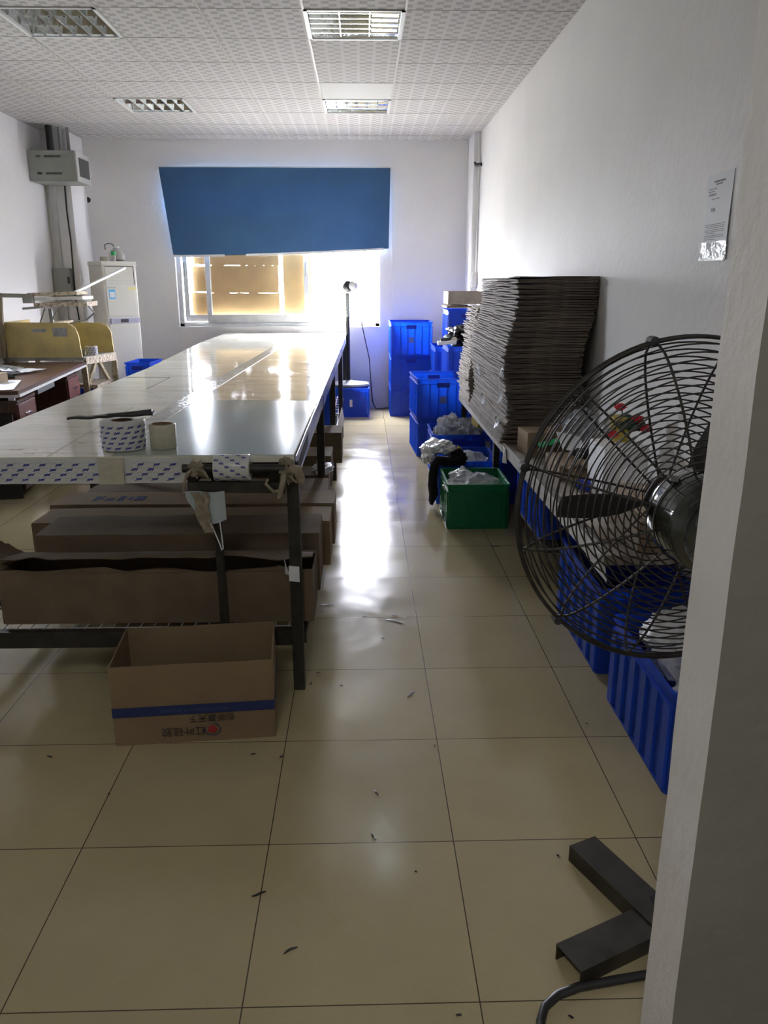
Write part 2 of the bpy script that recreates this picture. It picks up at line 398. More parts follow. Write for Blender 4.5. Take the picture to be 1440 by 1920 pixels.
# doorway jamb: slightly uneven plaster arris
mb = MB()
def jamb(u, v):
    z = u * ZC; return (.51 + .004 * noise.noise(Vector((0, v * 3, z * 1.6))) + .0015 * noise.noise(Vector((4, v * 5, z * 7))), 1.016 + .12 * v, z)
N_ = 60; vs = []; fs = []; ms = []
for i in range(N_ + 1):
    z = ZC * i / N_; a = jamb(i / N_, 0); b = jamb(i / N_, 1)
    vs += [a, b, (2.2, 1.136, z), (2.2, 1.016, z)]
for i in range(N_):
    k = i * 4
    mb_f = [(k, k + 1, k + 5, k + 4), (k + 1, k + 2, k + 6, k + 5), (k + 3, k, k + 4, k + 7), (k + 2, k + 3, k + 7, k + 6)]
    fs += mb_f; ms += [0, 0, 1, 0]
mb.add(vs, fs); mb.m = ms
jf = mb.build('wall_front', ['wall', 'wall_face'], kind='structure')
mb = MB(); mb.box(XL, -1.35, 1.016, 1.136, 0, ZC); mb.box(-1.35, .51, 1.016, 1.136, 2.2, ZC); mb.build('wall_front_left', 'wall', kind='structure')
mb = MB(); mb.box(-3.6, 2.2, -2.5, -2.3, 0, ZC); mb.build('wall_corridor_back', 'wall_face', kind='structure')
mb = MB(); mb.box(2.2, 2.4, -2.3, 1.13, 0, ZC); mb.build('wall_corridor_side', 'wall_face', kind='structure')
# corner pillars
mb = MB(); mb.box(XL, -3.08, 9.104, YB, 0, ZC); mb.build('trim_1', 'wall', kind='structure', bevel=.004)
mb = MB(); mb.box(1.208, XR, 9.12, YB, 0, ZC); mb.build('trim_2', 'wall', kind='structure', bevel=.004)

# ------------------------------------------------------------------ back window
FY = 9.66
win = thing('window_1', None, None, (-.97, FY, WZ0)); win['kind'] = 'structure'
mb = MB()
for a in ((WX0, WX0 + .05, WZ0, WZ1), (WX1 - .05, WX1, WZ0, WZ1), (WX0, WX1, WZ0, WZ0 + .035), (WX0, WX1, WZ1 - .05, WZ1)):
    mb.box(a[0], a[1], FY, FY + .09, a[2], a[3])
mb.box(WX0, WX1, FY + .02, FY + .03, WZ0 + .035, WZ0 + .05)
mb.box(WX0, WX1, FY, FY + .09, 2.22, 2.26)
mb.build('window_frame', 'alu', win, bevel=.002)
def sash(x0, x1, y, nm='window_sash', pane=True):
    mb = MB(); t = .055; z0, z1 = WZ0 + .05, 2.22
    mb.box(x0, x0 + t, y, y + .028, z0, z1); mb.box(x1 - t, x1, y, y + .028, z0, z1)
    mb.box(x0 + t, x1 - t, y, y + .028, z0, z0 + .085); mb.box(x0 + t, x1 - t, y, y + .028, z1 - .05, z1)
    s_ = mb.build(nm, 'alu', win, bevel=.002)
    g_ = MB().box(x0 + t, x1 - t, y + .012, y + .016, z0 + .085, z1 - .05).build('pane', 'glass', s_)
    return s_
s1 = sash(-2.09, -1.77, FY + .052); s2 = sash(-1.825, -.622, FY + .015)
MB().box(-2.075, -2.055, FY + .03, FY + .052, 1.54, 1.70).build('latch', 'grey_metal', s1)
MB().box(-.66, -.645, FY + .002, FY + .015, 1.54, 1.70).build('latch', 'grey_metal', s2)
# cardboard sheets behind the glass
cards = [(-2.01, -1.79, 1.075, 1.357, 'lower left cardboard sheet pressed against window glass, ragged edge'),
         (-1.985, -1.79, 1.366, 1.655, 'middle left cardboard sheet pressed against window glass beside the frame'),
         (-1.965, -1.79, 1.676, 2.2, 'top left cardboard sheet against window glass, under the blue blind'),
         (-1.80, -.975, 1.075, 1.353, 'wide lower cardboard sheet behind middle window pane'),
         (-1.80, -.98, 1.354, 1.664, 'wide middle cardboard sheet behind middle window pane, creased'),
         (-1.80, -.97, 1.664, 2.2, 'wide top cardboard sheet behind middle window pane, under the blind'),
         (-.925, -.60, 1.07, 2.2, 'narrow upright cardboard sheet beside the open window half')]
for i, (x0, x1, z0, z1, lb) in enumerate(cards):
    mb = MB(); sd = i * 3.1
    def fn(u, v, x0=x0, x1=x1, z0=z0, z1=z1, sd=sd):
        x = x0 + (x1 - x0) * u; z = z0 + (z1 - z0) * v
        if v in (0., 1.): z += .006 * noise.noise(Vector((x * 14, sd, v)))
        if u in (0., 1.): x += .004 * noise.noise(Vector((z * 14, sd, u)))
        return (x, FY + .098 + .004 * noise.noise(Vector((x * 6, z * 6, sd))), z)
    mb.slab(fn, 24, 14, .003)
    mb.build('cardboard_sheet', 'cardlit', None, lb, 'cardboard', 'cardboard sheets behind the window')
# unseen window added to the left wall to brighten the room
w2 = thing('added_window', None, None, (XL - .12, 5.82, SZ0)); w2['kind'] = 'structure'
mb = MB()
for y in (SY0, SY0 + .31, SY1 - .05): mb.box(XL - .16, XL - .10, y, y + .05, SZ0, SZ1)
for z in (SZ0, SZ1 - .05): mb.box(XL - .16, XL - .10, SY0, SY1, z, z + .05)
mb.build('window_frame', 'alu', w2)
MB().box(XL - .135, XL - .13, SY0 + .05, SY1 - .05, SZ0 + .05, SZ1 - .05).build('pane', 'glass', w2)

# ------------------------------------------------------------------ blind
bl = thing('roller_blind', 'blue cloth blind hanging over top of the back window, lower edge slanting', 'blind', (-.96, 9.55, 1.75))
mb = MB(); mb.tube([(-2.265, 9.56, 2.703), (.338, 9.56, 2.706)], .011, 8); mb.build('blind_rod', 'white_metal', bl)
MB().cbox((-2.262, 9.578, 2.69), (.03, .045, .04)).build('bracket', 'white_metal', bl); MB().cbox((.336, 9.578, 2.69), (.03, .045, .04)).build('bracket', 'white_metal', bl)
def blindf(u, v):
    xl = -2.245 + .10 * v ** 1.0; xr = .332 - .018 * v
    x = xl + (xr - xl) * u; zt = 2.702; zb = 1.762 + .085 * u ** 1.6
    z = zt + (zb - zt) * v
    y = 9.545 - .012 * v * math.sin(u * 9 + v * 2.2) - .010 * v * noise.noise(Vector((x * 2.2, z * 1.3, 2)))
    return (x, y, z)
MB().slab(blindf, 60, 24, .003).build('blind_cloth', 'cloth', bl)
mb = MB()
def hem(u0, u1, dz):
    def f(u, v):
        p = blindf(u0 + (u1 - u0) * u, 1); return (p[0], p[1] - .003, p[2] + dz - .024 * v)
    mb.slab(f, 12, 1, .004)
hem(0, .235, .012); hem(.335, .975, .010)
mb.build('hem_strip', 'white_metal', bl)
MB().tube([(.352, 9.585, 2.69), (.355, 9.585, 1.9), (.352, 9.585, 1.1)], .003, 5).build('pull_cord', 'white_metal', bl)

# ------------------------------------------------------------------ ceiling light fixtures
def fixture(x, y, kind, lb):
    t = thing('ceiling_light', lb, 'light', (x + .3, y + .29, ZC), 'recessed louvre ceiling lights')
    D = .585; mb = MB()
    for a in ((x, x + .022, y, y + D), (x + .578, x + .6, y, y + D), (x, x + .6, y, y + .018), (x, x + .6, y + D - .018, y + D)):
        mb.box(a[0], a[1], a[2], a[3], ZC - .008, ZC + .01)
    mb.build('frame', 'white_metal', t)
    mb = MB(); z1 = ZC + .115
    mb.box(x + .01, x + .59, y + .01, y + D - .01, z1, z1 + .008)
    mb.box(x + .01, x + .02, y + .01, y + D - .01, ZC, z1); mb.box(x + .58, x + .59, y + .01, y + D - .01, ZC, z1)
    mb.box(x + .01, x + .59, y + .01, y + .02, ZC, z1); mb.box(x + .01, x + .59, y + D - .02, y + D - .01, ZC, z1)
    mb.build('reflector_tray', 'chrome', t)
    if kind[0] == 'c':
        nb = 5 if kind == 'c' else 3; nc = 3 if kind == 'c' else 6
        for i in range(nb):
            yy = y + .05 + (D - .1) * (i + .5) / nb
            hw_ = .036 if kind == 'c' else .05
            def lv(u, v, yy=yy, hw_=hw_): return (x + .025 + .55 * u, yy + (2 * v - 1) * hw_, ZC + .006 + .022 * (2 * v - 1) ** 2)
            MB().slab(lv, 6, 10, .003).build('louvre_blade', 'chrome', t)
        for i in range(1, nc):
            xx = x + .025 + .55 * i / nc
            MB().box(xx - .003, xx + .003, y + .02, y + D - .02, ZC + .002, ZC + .055).build('louvre_divider', 'chrome', t)
        if kind == 'c':
            for i in range(5):
                yy = y + .05 + (D - .1) * (i + .5) / nb - .048
                MB().tube([(x + .405, yy, ZC + .014), (x + .565, yy, ZC + .014)], .009, 8).build('added_glow_tube', 'glow_tube', t)  # short emissive tubes added between blades so the right third glows
        for xx in (x + .12, x + .30, x + .48):
            lit = False
            MB().tube([(xx, y + .03, ZC + .088), (xx, y + D - .03, ZC + .088)], .013, 10).build('tube_lamp', 'glow_tube' if lit else 'tube_off', t)
    else:
        for i in range(3 if kind == 'l' else 2):
            nb_ = 3 if kind == 'l' else 2
            yy = y + .02 + (D - .04) * i / nb_; h = (D - .04) / nb_
            mb = MB()
            def tr(u, v): return (x + .022 + .556 * u, yy + h * v, ZC + .012 + .085 * (1 - (2 * v - 1) ** 2))
            mb.slab(tr, 2, 10, .003); mb.build('reflector_trough', 'chrome', t)
        for i in range(1, 6):
            xx = x + .022 + .556 * i / 6
            MB().box(xx - .003, xx + .003, y + .02, y + D - .02, ZC + .001, ZC + .045).build('louvre_divider', 'chrome', t)
        for yy in ((y + .2, y + .39) if kind == 'l' else (y + .29,)):
            MB().tube([(x + .03, yy, ZC + .05), (x + .57, yy, ZC + .05)], .012, 10).build('tube_lamp', 'tube_off', t)
    return t
fixture(-.33, 5.24, 'c', 'near centre ceiling light with mirror louvres, its right third glowing white')
fixture(-.33, 7.58, 'c2', 'far centre ceiling light above the blind, with small mirror cells')
fixture(-2.13, 5.24, 'l', 'near left ceiling light with slanting mirror troughs')
fixture(-2.13, 7.58, 'l2', 'far left ceiling light nearest the wall cabinet')

# ------------------------------------------------------------------ long work table
tb = thing('work_table', 'long glossy-topped work table on black steel legs running to the window', 'table', (-.85, 6.1, 0))
TZ = .9; TY0, TY1 = 2.66, 9.52
def tleft(y): return -1.49 if y < 5.6 else (-1.49 - .11 * min(1, (y - 5.6) / 2.4))
def tright(y): return -.236 + .05 * (y - TY0) / 7
mb = MB(); ys = [TY0, 3.97, 5.6, 6.4, 7.2, 8.0, 9.52]
vs = []; fs = []
for y in ys: vs += [(tleft(y), y, TZ), (tright(y), y, TZ), (tright(y), y, TZ - .022), (tleft(y), y, TZ - .022)]
for i in range(len(ys) - 1):
    k = i * 4
    for a in range(4): fs.append((k + a, k + (a + 1) % 4, k + 4 + (a + 1) % 4, k + 4 + a))
fs += [(0, 3, 2, 1), (len(vs) - 4, len(vs) - 3, len(vs) - 2, len(vs) - 1)]
mb.add(vs, fs); mb.build('tabletop', 'top', tb)
# surface sheets and tape
def flat(name, poly, z, t, m_, par=tb):
    mb = MB(); k = len(poly); vs = [(x, y, z) for x, y in poly] + [(x, y, z + t) for x, y in poly]
    fs = [tuple(range(k))[::-1], tuple(range(k, 2 * k))] + [(i, (i + 1) % k, (i + 1) % k + k, i + k) for i in range(k)]
    return mb.add(vs, fs).build(name, m_, par)
flat('cutting_film', [(-.86, 2.67), (-.238, 2.67), (-.23, 3.97), (-.90, 3.99)], TZ, .002, 'film')
flat('table_sheet', [(-.905, 4.0), (-.232, 3.985), (-.205, 7.9), (-.80, 7.9)], TZ, .0015, 'top')
flat('tape_strip', [(-.95, 2.95), (-.86, 2.95), (-.72, 8.3), (-.80, 8.3)], TZ + .002, .0012, M('clear_tape_strip', (.50, .50, .44), .12, var=.3, vs=30, bump=.3, bs=30))
flat('seam_line', [(-1.08, 2.67), (-1.072, 2.67), (-1.09, 3.95), (-1.096, 3.95)], TZ, .0006, 'tape')
flat('scored_line', [(-1.47, 5.0), (-1.20, 5.0), (-1.20, 5.012), (-1.47, 5.012)], TZ, .0008, 'darkin')
flat('scored_line', [(-1.205, 4.45), (-1.20, 4.45), (-1.20, 5.0), (-1.205, 5.0)], TZ, .0008, 'darkin')
# skirts and frame
mb = MB()
def sk(u, v):
    y = TY0 + .01 + (TY1 - TY0) * u; return (tright(y) + .006 + .003 * noise.noise(Vector((y * 3, v * 2, 1))), y, TZ - .002 - .085 * v)
mb.slab(sk, 60, 4, .004); mb.build('edge_band', 'skirt', tb)
mb = MB(); mb.box(-1.49, -.24, 2.668, 2.705, TZ - .075, TZ - .022); mb.box(-1.53, -1.49, 2.67, 9.45, TZ - .07, TZ - .022)
mb.box(-.262, -.225, 2.70, 9.45, TZ - .07, TZ - .022)
for y in (4.4, 6.1, 7.8, 9.42): mb.box(-1.5, -.24, y - .02, y + .02, TZ - .06, TZ - .022)
mb.build('top_frame', 'black', tb)
for y, x in ((2.69, -.245), (4.35, -.235), (5.95, -.225), (7.7, -.212), (9.38, -.205)):
    MB().box(x - .021, x + .021, y - .021, y + .021, 0, TZ - .022).build('leg', 'black', tb, bevel=.003)
for y in (2.69, 4.35, 5.95, 7.7, 9.38):
    MB().box(-1.51 - .02, -1.51 + .02, y - .02, y + .02, 0, TZ - .022).build('leg', 'black', tb, bevel=.003)
mb = MB()
mb.box(-1.5, -.245, 2.675, 2.705, .182, .245)
for y in (4.35, 5.95, 7.7, 9.38): mb.box(-1.5, -.23, y - .015, y + .015, .19, .237)
mb.box(-.25, -.215, 2.70, 9.38, .18, .22); mb.box(-1.525, -1.49, 2.70, 9.38, .18, .22)
mb.build('shelf_frame', 'black', tb)
mb = MB()
for i in range(38): y = 2.72 + i * .18; mb.tube([(-1.5, y, .240), (-.225, y, .240)], .0025, 5)
for i in range(26): x = -1.48 + i * .05; mb.tube([(x, 2.70, .244), (x, 9.36, .244)], .0022, 5)
mb.build('wire_shelf', 'alu', tb)

# tape liner apron along the front edge with repeated print
logo = text_geo('3M', .021, .0011)
def skew_text(mb, fn, u, v, sc=1.0, m=0):
    for (x, y) in [(0, 0)]:
        mb.add([fn(u + (a * 1.25 + b * .55) * sc, v + (a * .16 + b * .85) * sc) for a, b in logo[0]], logo[1], m)
def thin_line(mb, fn, u, v, du, dv, w_, m):
    mb.add([fn(u, v), fn(u + du, v + dv), fn(u + du, v + dv + w_), fn(u, v + w_)], [(0, 1, 2, 3)], m)
ap = thing('tape_liner_strip', 'strip of printed white tape liner stuck along the near table edge', 'tape', (-1.05, 2.65, .81))
def apf(u, v): return (-1.56 + u, 2.652 + .004 * noise.noise(Vector((u * 5, v * 9, 3))) + (.895 - v) * .05, v)
mb = MB(); mb.slab(lambda u, v: apf(u * .975, .898 - .09 * v + .002 * noise.noise(Vector((u * 20, 0, 0)))), 50, 4, .002)
lin = mb.build('liner', 'liner', ap)
mb = MB(); mg = MB()
def apo(u, v): p = apf(u, v); return (p[0], p[1] - .0025, p[2])
for r_ in range(5):
    for c_ in range(17):
        u = .02 + c_ * .055 + (r_ * 2 % 5) * .011 ; v = .822 + r_ * .0175
        if .65 < u < .755 or u > .94 or v > .89: continue
        skew_text(mb, apo, u, v, .66)
        thin_line(mg, apo, u - .026, v + .004, .02, .004, .0012, 0); thin_line(mg, apo, u + .012, v + .006, .018, .004, .0012, 0)
mb.build('blue_print', 'inkblue', lin); mg.build('grey_print', 'inkgrey', lin)
mb = MB(); mb.slab(lambda u, v: (apf(.66 + .085 * u, .9 - .092 * v)[0], 2.644, .9 - .092 * v), 4, 4, .002); mb.build('tape_patch', 'tape', ap, 'yellowed clear tape patch')

def roll(nm, lb, c, rad, h, inner, m_, printed, axis='z', parent=None, cat='tape'):
    t = thing(nm, lb, cat, c if axis == 'z' else (c[0], c[1], c[2] - rad))
    ax = (0, 0, 1) if axis == 'z' else (1, 0, 0)
    mb = MB(); mb.lathe([(inner, 0), (inner, h), (rad * .96, h), (rad, h * .97), (rad, h * .03), (rad * .96, 0), (inner, 0)], c, ax, 48)
    # remove end caps of lathe (keep ring open)
    mb.f = mb.f[:-2]; mb.m = mb.m[:-2]; mb.sm = [False] * len(mb.f) if 0 else mb.sm[:-2]
    mb.build('tape_winding', m_, t)
    mb = MB(); mb.lathe([(inner - .003, -.001), (inner - .003, h + .001), (inner, h + .001), (inner, -.001), (inner - .003, -.001)], c, ax, 32)
    mb.f = mb.f[:-2]; mb.m = mb.m[:-2]; mb.sm = mb.sm[:-2]; mb.build('core', 'card', t)
    if printed:
        C_ = Vector(c); x_, y_ = frame_of(ax); A = Vector(ax)
        def fn(u, v):
            th = u / rad; return C_ + A * v + (x_ * math.cos(th) + y_ * math.sin(th)) * (rad + .0012)
        mb = MB(); mg = MB(); per = 2 * math.pi * rad; nc = int(per / .034)
        for r_ in range(int(h / .018)):
            for k in range(nc):
                u = per * k / nc + r_ * .012; v = .011 + r_ * .018
                if v > h - .008: continue
                if axis == 'z': skew_text(mb, fn, u, v, .62); thin_line(mg, fn, u - .02, v, .016, .005, .001, 0)
                else:
                    mb.add([fn(u + (b * .85) * .55, v + (-a * 1.0 + b * .3) * .55) for a, b in logo[0]], [f[::-1] for f in logo[1]], 0)
                    thin_line(mg, fn, u - .014, v - .004, .018, .004, .001, 0)
        mb.build('blue_print', 'inkblue', t); mg.build('grey_print', 'inkgrey', t)
    return t
roll('tape_roll', 'large printed white tape roll standing on the near table edge under a black blade', (-.852, 2.80, TZ + .003), .078, .100, .038, 'liner', True)
roll('tape_roll', 'smaller plain yellowed tape roll standing beside the printed roll', (-.712, 2.80, TZ + .003), .046, .086, .038, 'tape', False)
kn = MB()
kn.slab(lambda u, v: (-1.035 + .30 * u, 2.785 + (.012 + .018 * u) * (v - .5) * 2 + .02 * u, 1.012 + .014 * u + .004 * noise.noise(Vector((u * 6, v, 0)))), 20, 3, .008)
kn.tube([(-.90, 2.79, 1.021), (-.80, 2.80, 1.026), (-.745, 2.805, 1.03)], [.006, .009, .011], 8)
kn.build('knife', 'blackplastic', None, 'long black taped knife lying on top of the printed tape roll', 'knife')

# bracket with axle at the near right corner
bk = thing('tape_roll_stand', 'black steel dispenser frame roped to the near table corner', 'dispenser', (-.43, 2.6, .2))
mb = MB(); mb.bar((-.588, 2.585, .812), (-.262, 2.585, .808), .022, .036); mb.build('front_bar', 'black', bk)
MB().bar((-.575, 2.585, .83), (-.545, 2.665, .868), .03, .02).build('side_arm', 'black', bk); MB().bar((-.30, 2.59, .83), (-.285, 2.655, .855), .034, .03).build('side_arm', 'black', bk)
mb = MB(); mb.tube([(-.605, 2.60, .872), (-.235, 2.60, .868)], .0145, 12); mb.build('axle', 'black', bk)
mb = MB(); mb.tube([(-.25, 2.60, .868), (-.222, 2.605, .862), (-.212, 2.61, .83), (-.208, 2.61, .812)], [.018, .02, .016, .010], 10); mb.build('axle_end', 'rag', bk)
mb = MB(); mb.bar((-.515, 2.692, .245), (-.515, 2.692, .83), .028, .024); mb.build('upright', 'black', bk)
roll('tape_roll', 'printed white tape roll hanging on the axle at the table corner', (-.497, 2.60, .874), .045, .118, .020, 'liner', True, 'x')
def rag(name, lb, c, rad, seed, strips, m_='rag', cat='rag'):
    mb = MB(); mb.blob(c, rad, seed, .5, 2.5, 4)
    for pts, r_ in strips: mb.tube(pts, r_, 7)
    return mb.build(name, m_, None, lb, cat)
rag('cloth_tie', 'grubby cotton tie knotted round the left end of the axle', (-.557, 2.60, .868), (.026, .028, .026), 3,
    [([(-.56, 2.575, .88), (-.585, 2.572, .86), (-.598, 2.57, .82), (-.60, 2.57, .79)], [.006, .005, .005, .003]),
     ([(-.55, 2.57, .875), (-.53, 2.568, .87), (-.515, 2.568, .845)], [.006, .006, .004])])
rag('rope_tie', 'frayed rope knotted round the corner leg and the frame', (-.262, 2.625, .86), (.024, .04, .038), 5,
    [([(-.262, 2.59, .86), (-.268, 2.565, .83), (-.278, 2.56, .79), (-.285, 2.565, .775)], [.008, .01, .009, .005]),
     ([(-.275, 2.565, .80), (-.30, 2.56, .80), (-.325, 2.563, .825), (-.318, 2.57, .84)], [.007, .006, .005, .004]),
     ([(-.255, 2.6, .85), (-.225, 2.6, .82), (-.21, 2.6, .832)], [.005, .004, .003])])
mk = thing('face_mask', 'pale blue face mask hanging from the dispenser frame by its ear loop', 'mask', (-.53, 2.58, .61))
mb = MB()
def mf(u, v):
    wv = .010 * math.sin(u * 7) ; top = .80; zb = .700 - .012 * math.sin(u * 3)
    x = -.590 + .125 * u + .03 * max(0, v - .45) * (1 - u); z = top + (zb - top) * v * (1 if u > .3 else .7 + u)
    return (x + .012 * (v - .5) * (1 - u), 2.565 + wv + .01 * v, z)
mb.slab(mf, 14, 8, .003); mb.build('mask_fabric', 'masks', mk)
mb = MB(); mb.tube([(-.52, 2.56, .70), (-.505, 2.56, .665), (-.488, 2.56, .615), (-.483, 2.56, .595), (-.478, 2.56, .60), (-.480, 2.56, .64), (-.484, 2.56, .70)], .0022, 6); mb.build('ear_loop', 'paper', mk)
mb = MB()
mb.slab(lambda u, v: (-.575 + .03 * u + .035 * v + .006 * math.sin(v * 8), 2.553 + .005 * math.sin(u * 4 + v * 5), .80 - .14 * v), 3, 12, .003)
mb.slab(lambda u, v: (-.537 + .022 * u + .004 * math.sin(v * 11), 2.551 + .004 * math.sin(u * 4 + v * 6), .80 - .12 * v), 3, 12, .003)
mb.build('rag_strip', 'rag', None, 'torn grubby cloth strips hanging over the face mask', 'rag')
mb = MB(); mb.slab(lambda u, v: (-.268 + .037 * u, 2.665 - .001, .44 + .058 * v - .004 * u), 3, 3, .002)
mb.build('sticker', 'paper', None, 'small white paper scrap stuck to the near table leg', 'sticker')
mb = MB(); mb.slab(lambda u, v: (-.285 + .018 * u * (1 - v), 2.70 - .02 * u, .455 + .055 * v), 3, 3, .002)
mb.build('paper_scrap', 'paper', None, 'small torn paper scrap curling behind the near table leg', 'scrap')

# ------------------------------------------------------------------ cartons on the table shelf
def carton(name, lb, x0, x1, y0, y1, z0, z1, m_='card', closed=True, flaps=(), rz=0, group='long cartons on the table shelf', cat='carton', seed=0, dent=.004):
    cx, cy = (x0 + x1) / 2, (y0 + y1) / 2
    t = thing(name, lb, cat, (cx, cy, z0), group, rz)
    a, b, h = (x1 - x0) / 2, (y1 - y0) / 2, z1 - z0; W_ = .005
    def wob(p, k=seed): return (p[0], p[1] + dent * noise.noise(Vector((p[0] * 4, p[2] * 5, k))), p[2] + dent * noise.noise(Vector((p[0] * 3, p[1] * 6, k + 9))) * (p[2] > h * .6))
    mb = MB()
    nx = max(4, int((x1 - x0) / .08))
    mb.slab(lambda u, v: wob((-a + 2 * a * u, -b, h * v)), nx, 4, W_); mb.slab(lambda u, v: wob((a - 2 * a * u, b, h * v)), nx, 4, W_)
    mb.slab(lambda u, v: wob((-a, b - 2 * b * u, h * v)), 4, 4, W_); mb.slab(lambda u, v: wob((a, -b + 2 * b * u, h * v)), 4, 4, W_)
    mb.box(-a, a, -b, b, 0, W_)
    mb.build('carton_body', m_, t, world=False)
    if closed:
        mb = MB(); mb.slab(lambda u, v: (lambda p: (p[0], p[1], p[2] + .002))(wob((-a + 2 * a * u, -b + 2 * b * v, h))), nx, 4, W_); mb.build('lid', m_, t, world=False)
    for fi, (side, ang, ln) in enumerate(flaps):
        mb = MB(); ca, sa = math.cos(R(ang)), math.sin(R(ang))
        def ff(u, v, side=side, ca=ca, sa=sa, ln=ln, fi=fi):
            r_ = ln * v; wv = .034 * noise.noise(Vector((u * 5, v * 2, seed + fi * 5))) * v + .012 * noise.noise(Vector((u * 14, v * 4, seed + fi))) * v
            if side == 'f': return (-a + 2 * a * u, -b - r_ * ca, h + r_ * sa + wv)
            if side == 'b': return (-a + 2 * a * u, b + r_ * ca, h + r_ * sa + wv)
            if side == 'bi': return (-a + 2 * a * u, b - r_ * ca, h + r_ * sa + wv)
            if side == 'fi': return (-a + 2 * a * u, -b + r_ * ca, h + r_ * sa + wv)
            if side == 'l': return (-a - r_ * ca, -b + 2 * b * u, h + r_ * sa + wv)
            return (a + r_ * ca, -b + 2 * b * u, h + r_ * sa + wv)
        mb.slab(ff, 18, 6, .004); mb.build('flap', m_, t, world=False)
    return t
Z0 = .248
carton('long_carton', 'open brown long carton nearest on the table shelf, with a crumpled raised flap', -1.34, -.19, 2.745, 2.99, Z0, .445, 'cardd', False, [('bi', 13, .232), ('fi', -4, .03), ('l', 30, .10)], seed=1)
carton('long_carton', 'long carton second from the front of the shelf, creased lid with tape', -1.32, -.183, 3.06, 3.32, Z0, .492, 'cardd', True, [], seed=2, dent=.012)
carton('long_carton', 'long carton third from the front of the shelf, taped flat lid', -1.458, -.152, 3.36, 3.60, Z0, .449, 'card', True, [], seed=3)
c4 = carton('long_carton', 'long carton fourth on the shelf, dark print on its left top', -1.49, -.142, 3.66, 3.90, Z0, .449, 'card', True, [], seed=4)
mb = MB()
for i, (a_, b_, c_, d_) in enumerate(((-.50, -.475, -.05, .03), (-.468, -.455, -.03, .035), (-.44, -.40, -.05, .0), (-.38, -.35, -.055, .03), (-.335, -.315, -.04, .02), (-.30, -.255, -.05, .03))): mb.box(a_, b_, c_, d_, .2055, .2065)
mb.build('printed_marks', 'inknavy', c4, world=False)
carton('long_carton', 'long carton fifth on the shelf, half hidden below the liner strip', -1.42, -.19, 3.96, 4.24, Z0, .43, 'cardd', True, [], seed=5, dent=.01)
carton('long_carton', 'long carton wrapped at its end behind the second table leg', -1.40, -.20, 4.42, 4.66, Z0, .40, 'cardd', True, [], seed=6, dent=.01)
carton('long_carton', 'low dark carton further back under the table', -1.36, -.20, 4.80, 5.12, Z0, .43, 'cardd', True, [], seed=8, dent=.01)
carton('long_carton', 'brown carton jutting into the aisle from the table shelf middle', -1.3, -.150, 5.45, 5.75, Z0, .46, 'cardd', True, [], seed=7)
mb = MB(); mb.blob((-.24, 4.56, .415), (.05, .11, .03), 2, .5, 3); mb.build('plastic_wrap', 'bag', None, 'crumpled clear wrap on the shelf carton behind the second leg', 'plastic wrap')
mb = MB(); mb.slab(lambda u, v: (-.19 + .015 * u - .02 * v, 6.15 + 1.25 * u, .235 + .09 * v + .02 * u * v), 10, 3, .006)
mb.build('board_strip', 'cardp', None, 'pale board strip standing on the shelf edge near the far end', 'board')
mb = MB(); mb.slab(lambda u, v: (-.165 + .012 * v, 2.82 + .12 * u, .34 + .09 * v - .05 * u), 4, 4, .002); mb.build('paper_scrap', 'paper', None, 'white paper scrap poking out at the end of the nearest carton', 'scrap')

# open carton standing on the floor, print upside down
oc = carton('open_carton', 'open brown cardboard carton with blue band and upside-down print on the floor', -.835, -.315, 2.335, 2.635, 0, .285, 'card', False, [], R(5), group=None, seed=11, dent=.006)
mb = MB()
mb.slab(lambda u, v: (-.2615 + .523 * u, -.155, .105 + .034 * v), 6, 1, .001)
mb.slab(lambda u, v: (.2635, -.15 + .30 * u, .105 + .034 * v), 6, 1, .001)
mb.slab(lambda u, v: (-.2635, .15 - .30 * u, .105 + .034 * v), 6, 1, .001)
mb.build('printed_band', 'inknavy', oc, world=False)
def fr(u, v): return (-u, -.1565, .06 - v)
mb = MB()
put_text(mb, text_geo('创新赢天下', .030), fr, at=(-.055, -.029)); put_text(mb, text_geo('红叶硅胶', .036), fr, at=(.04, .016))
mb.build('print', 'inkblack', oc, world=False)
mb = MB(); put_text(mb, text_geo('PROFESSIONAL PURCHASE', .018), lambda u, v: (-u, -.1568, .122 - v)); mb.build('band_print', M('faded_band_print', (.06, .09, .20), .6), oc, world=False)
mb = MB(); mb.lathe([(0, 0), (.015, 0), (.015, .0006)], (.055, -.1572, .045), (0, -1, 0), 20); mb.build('red_dot', 'inkred', oc, world=False)
mb = MB(); mb.tube([(.055 + .026 * math.cos(t / 10), -.1572, .045 + .022 * math.sin(t / 10)) for t in range(-34, 15, 3)], .0016, 4); mb.build('swoosh', 'inknavy', oc, world=False)

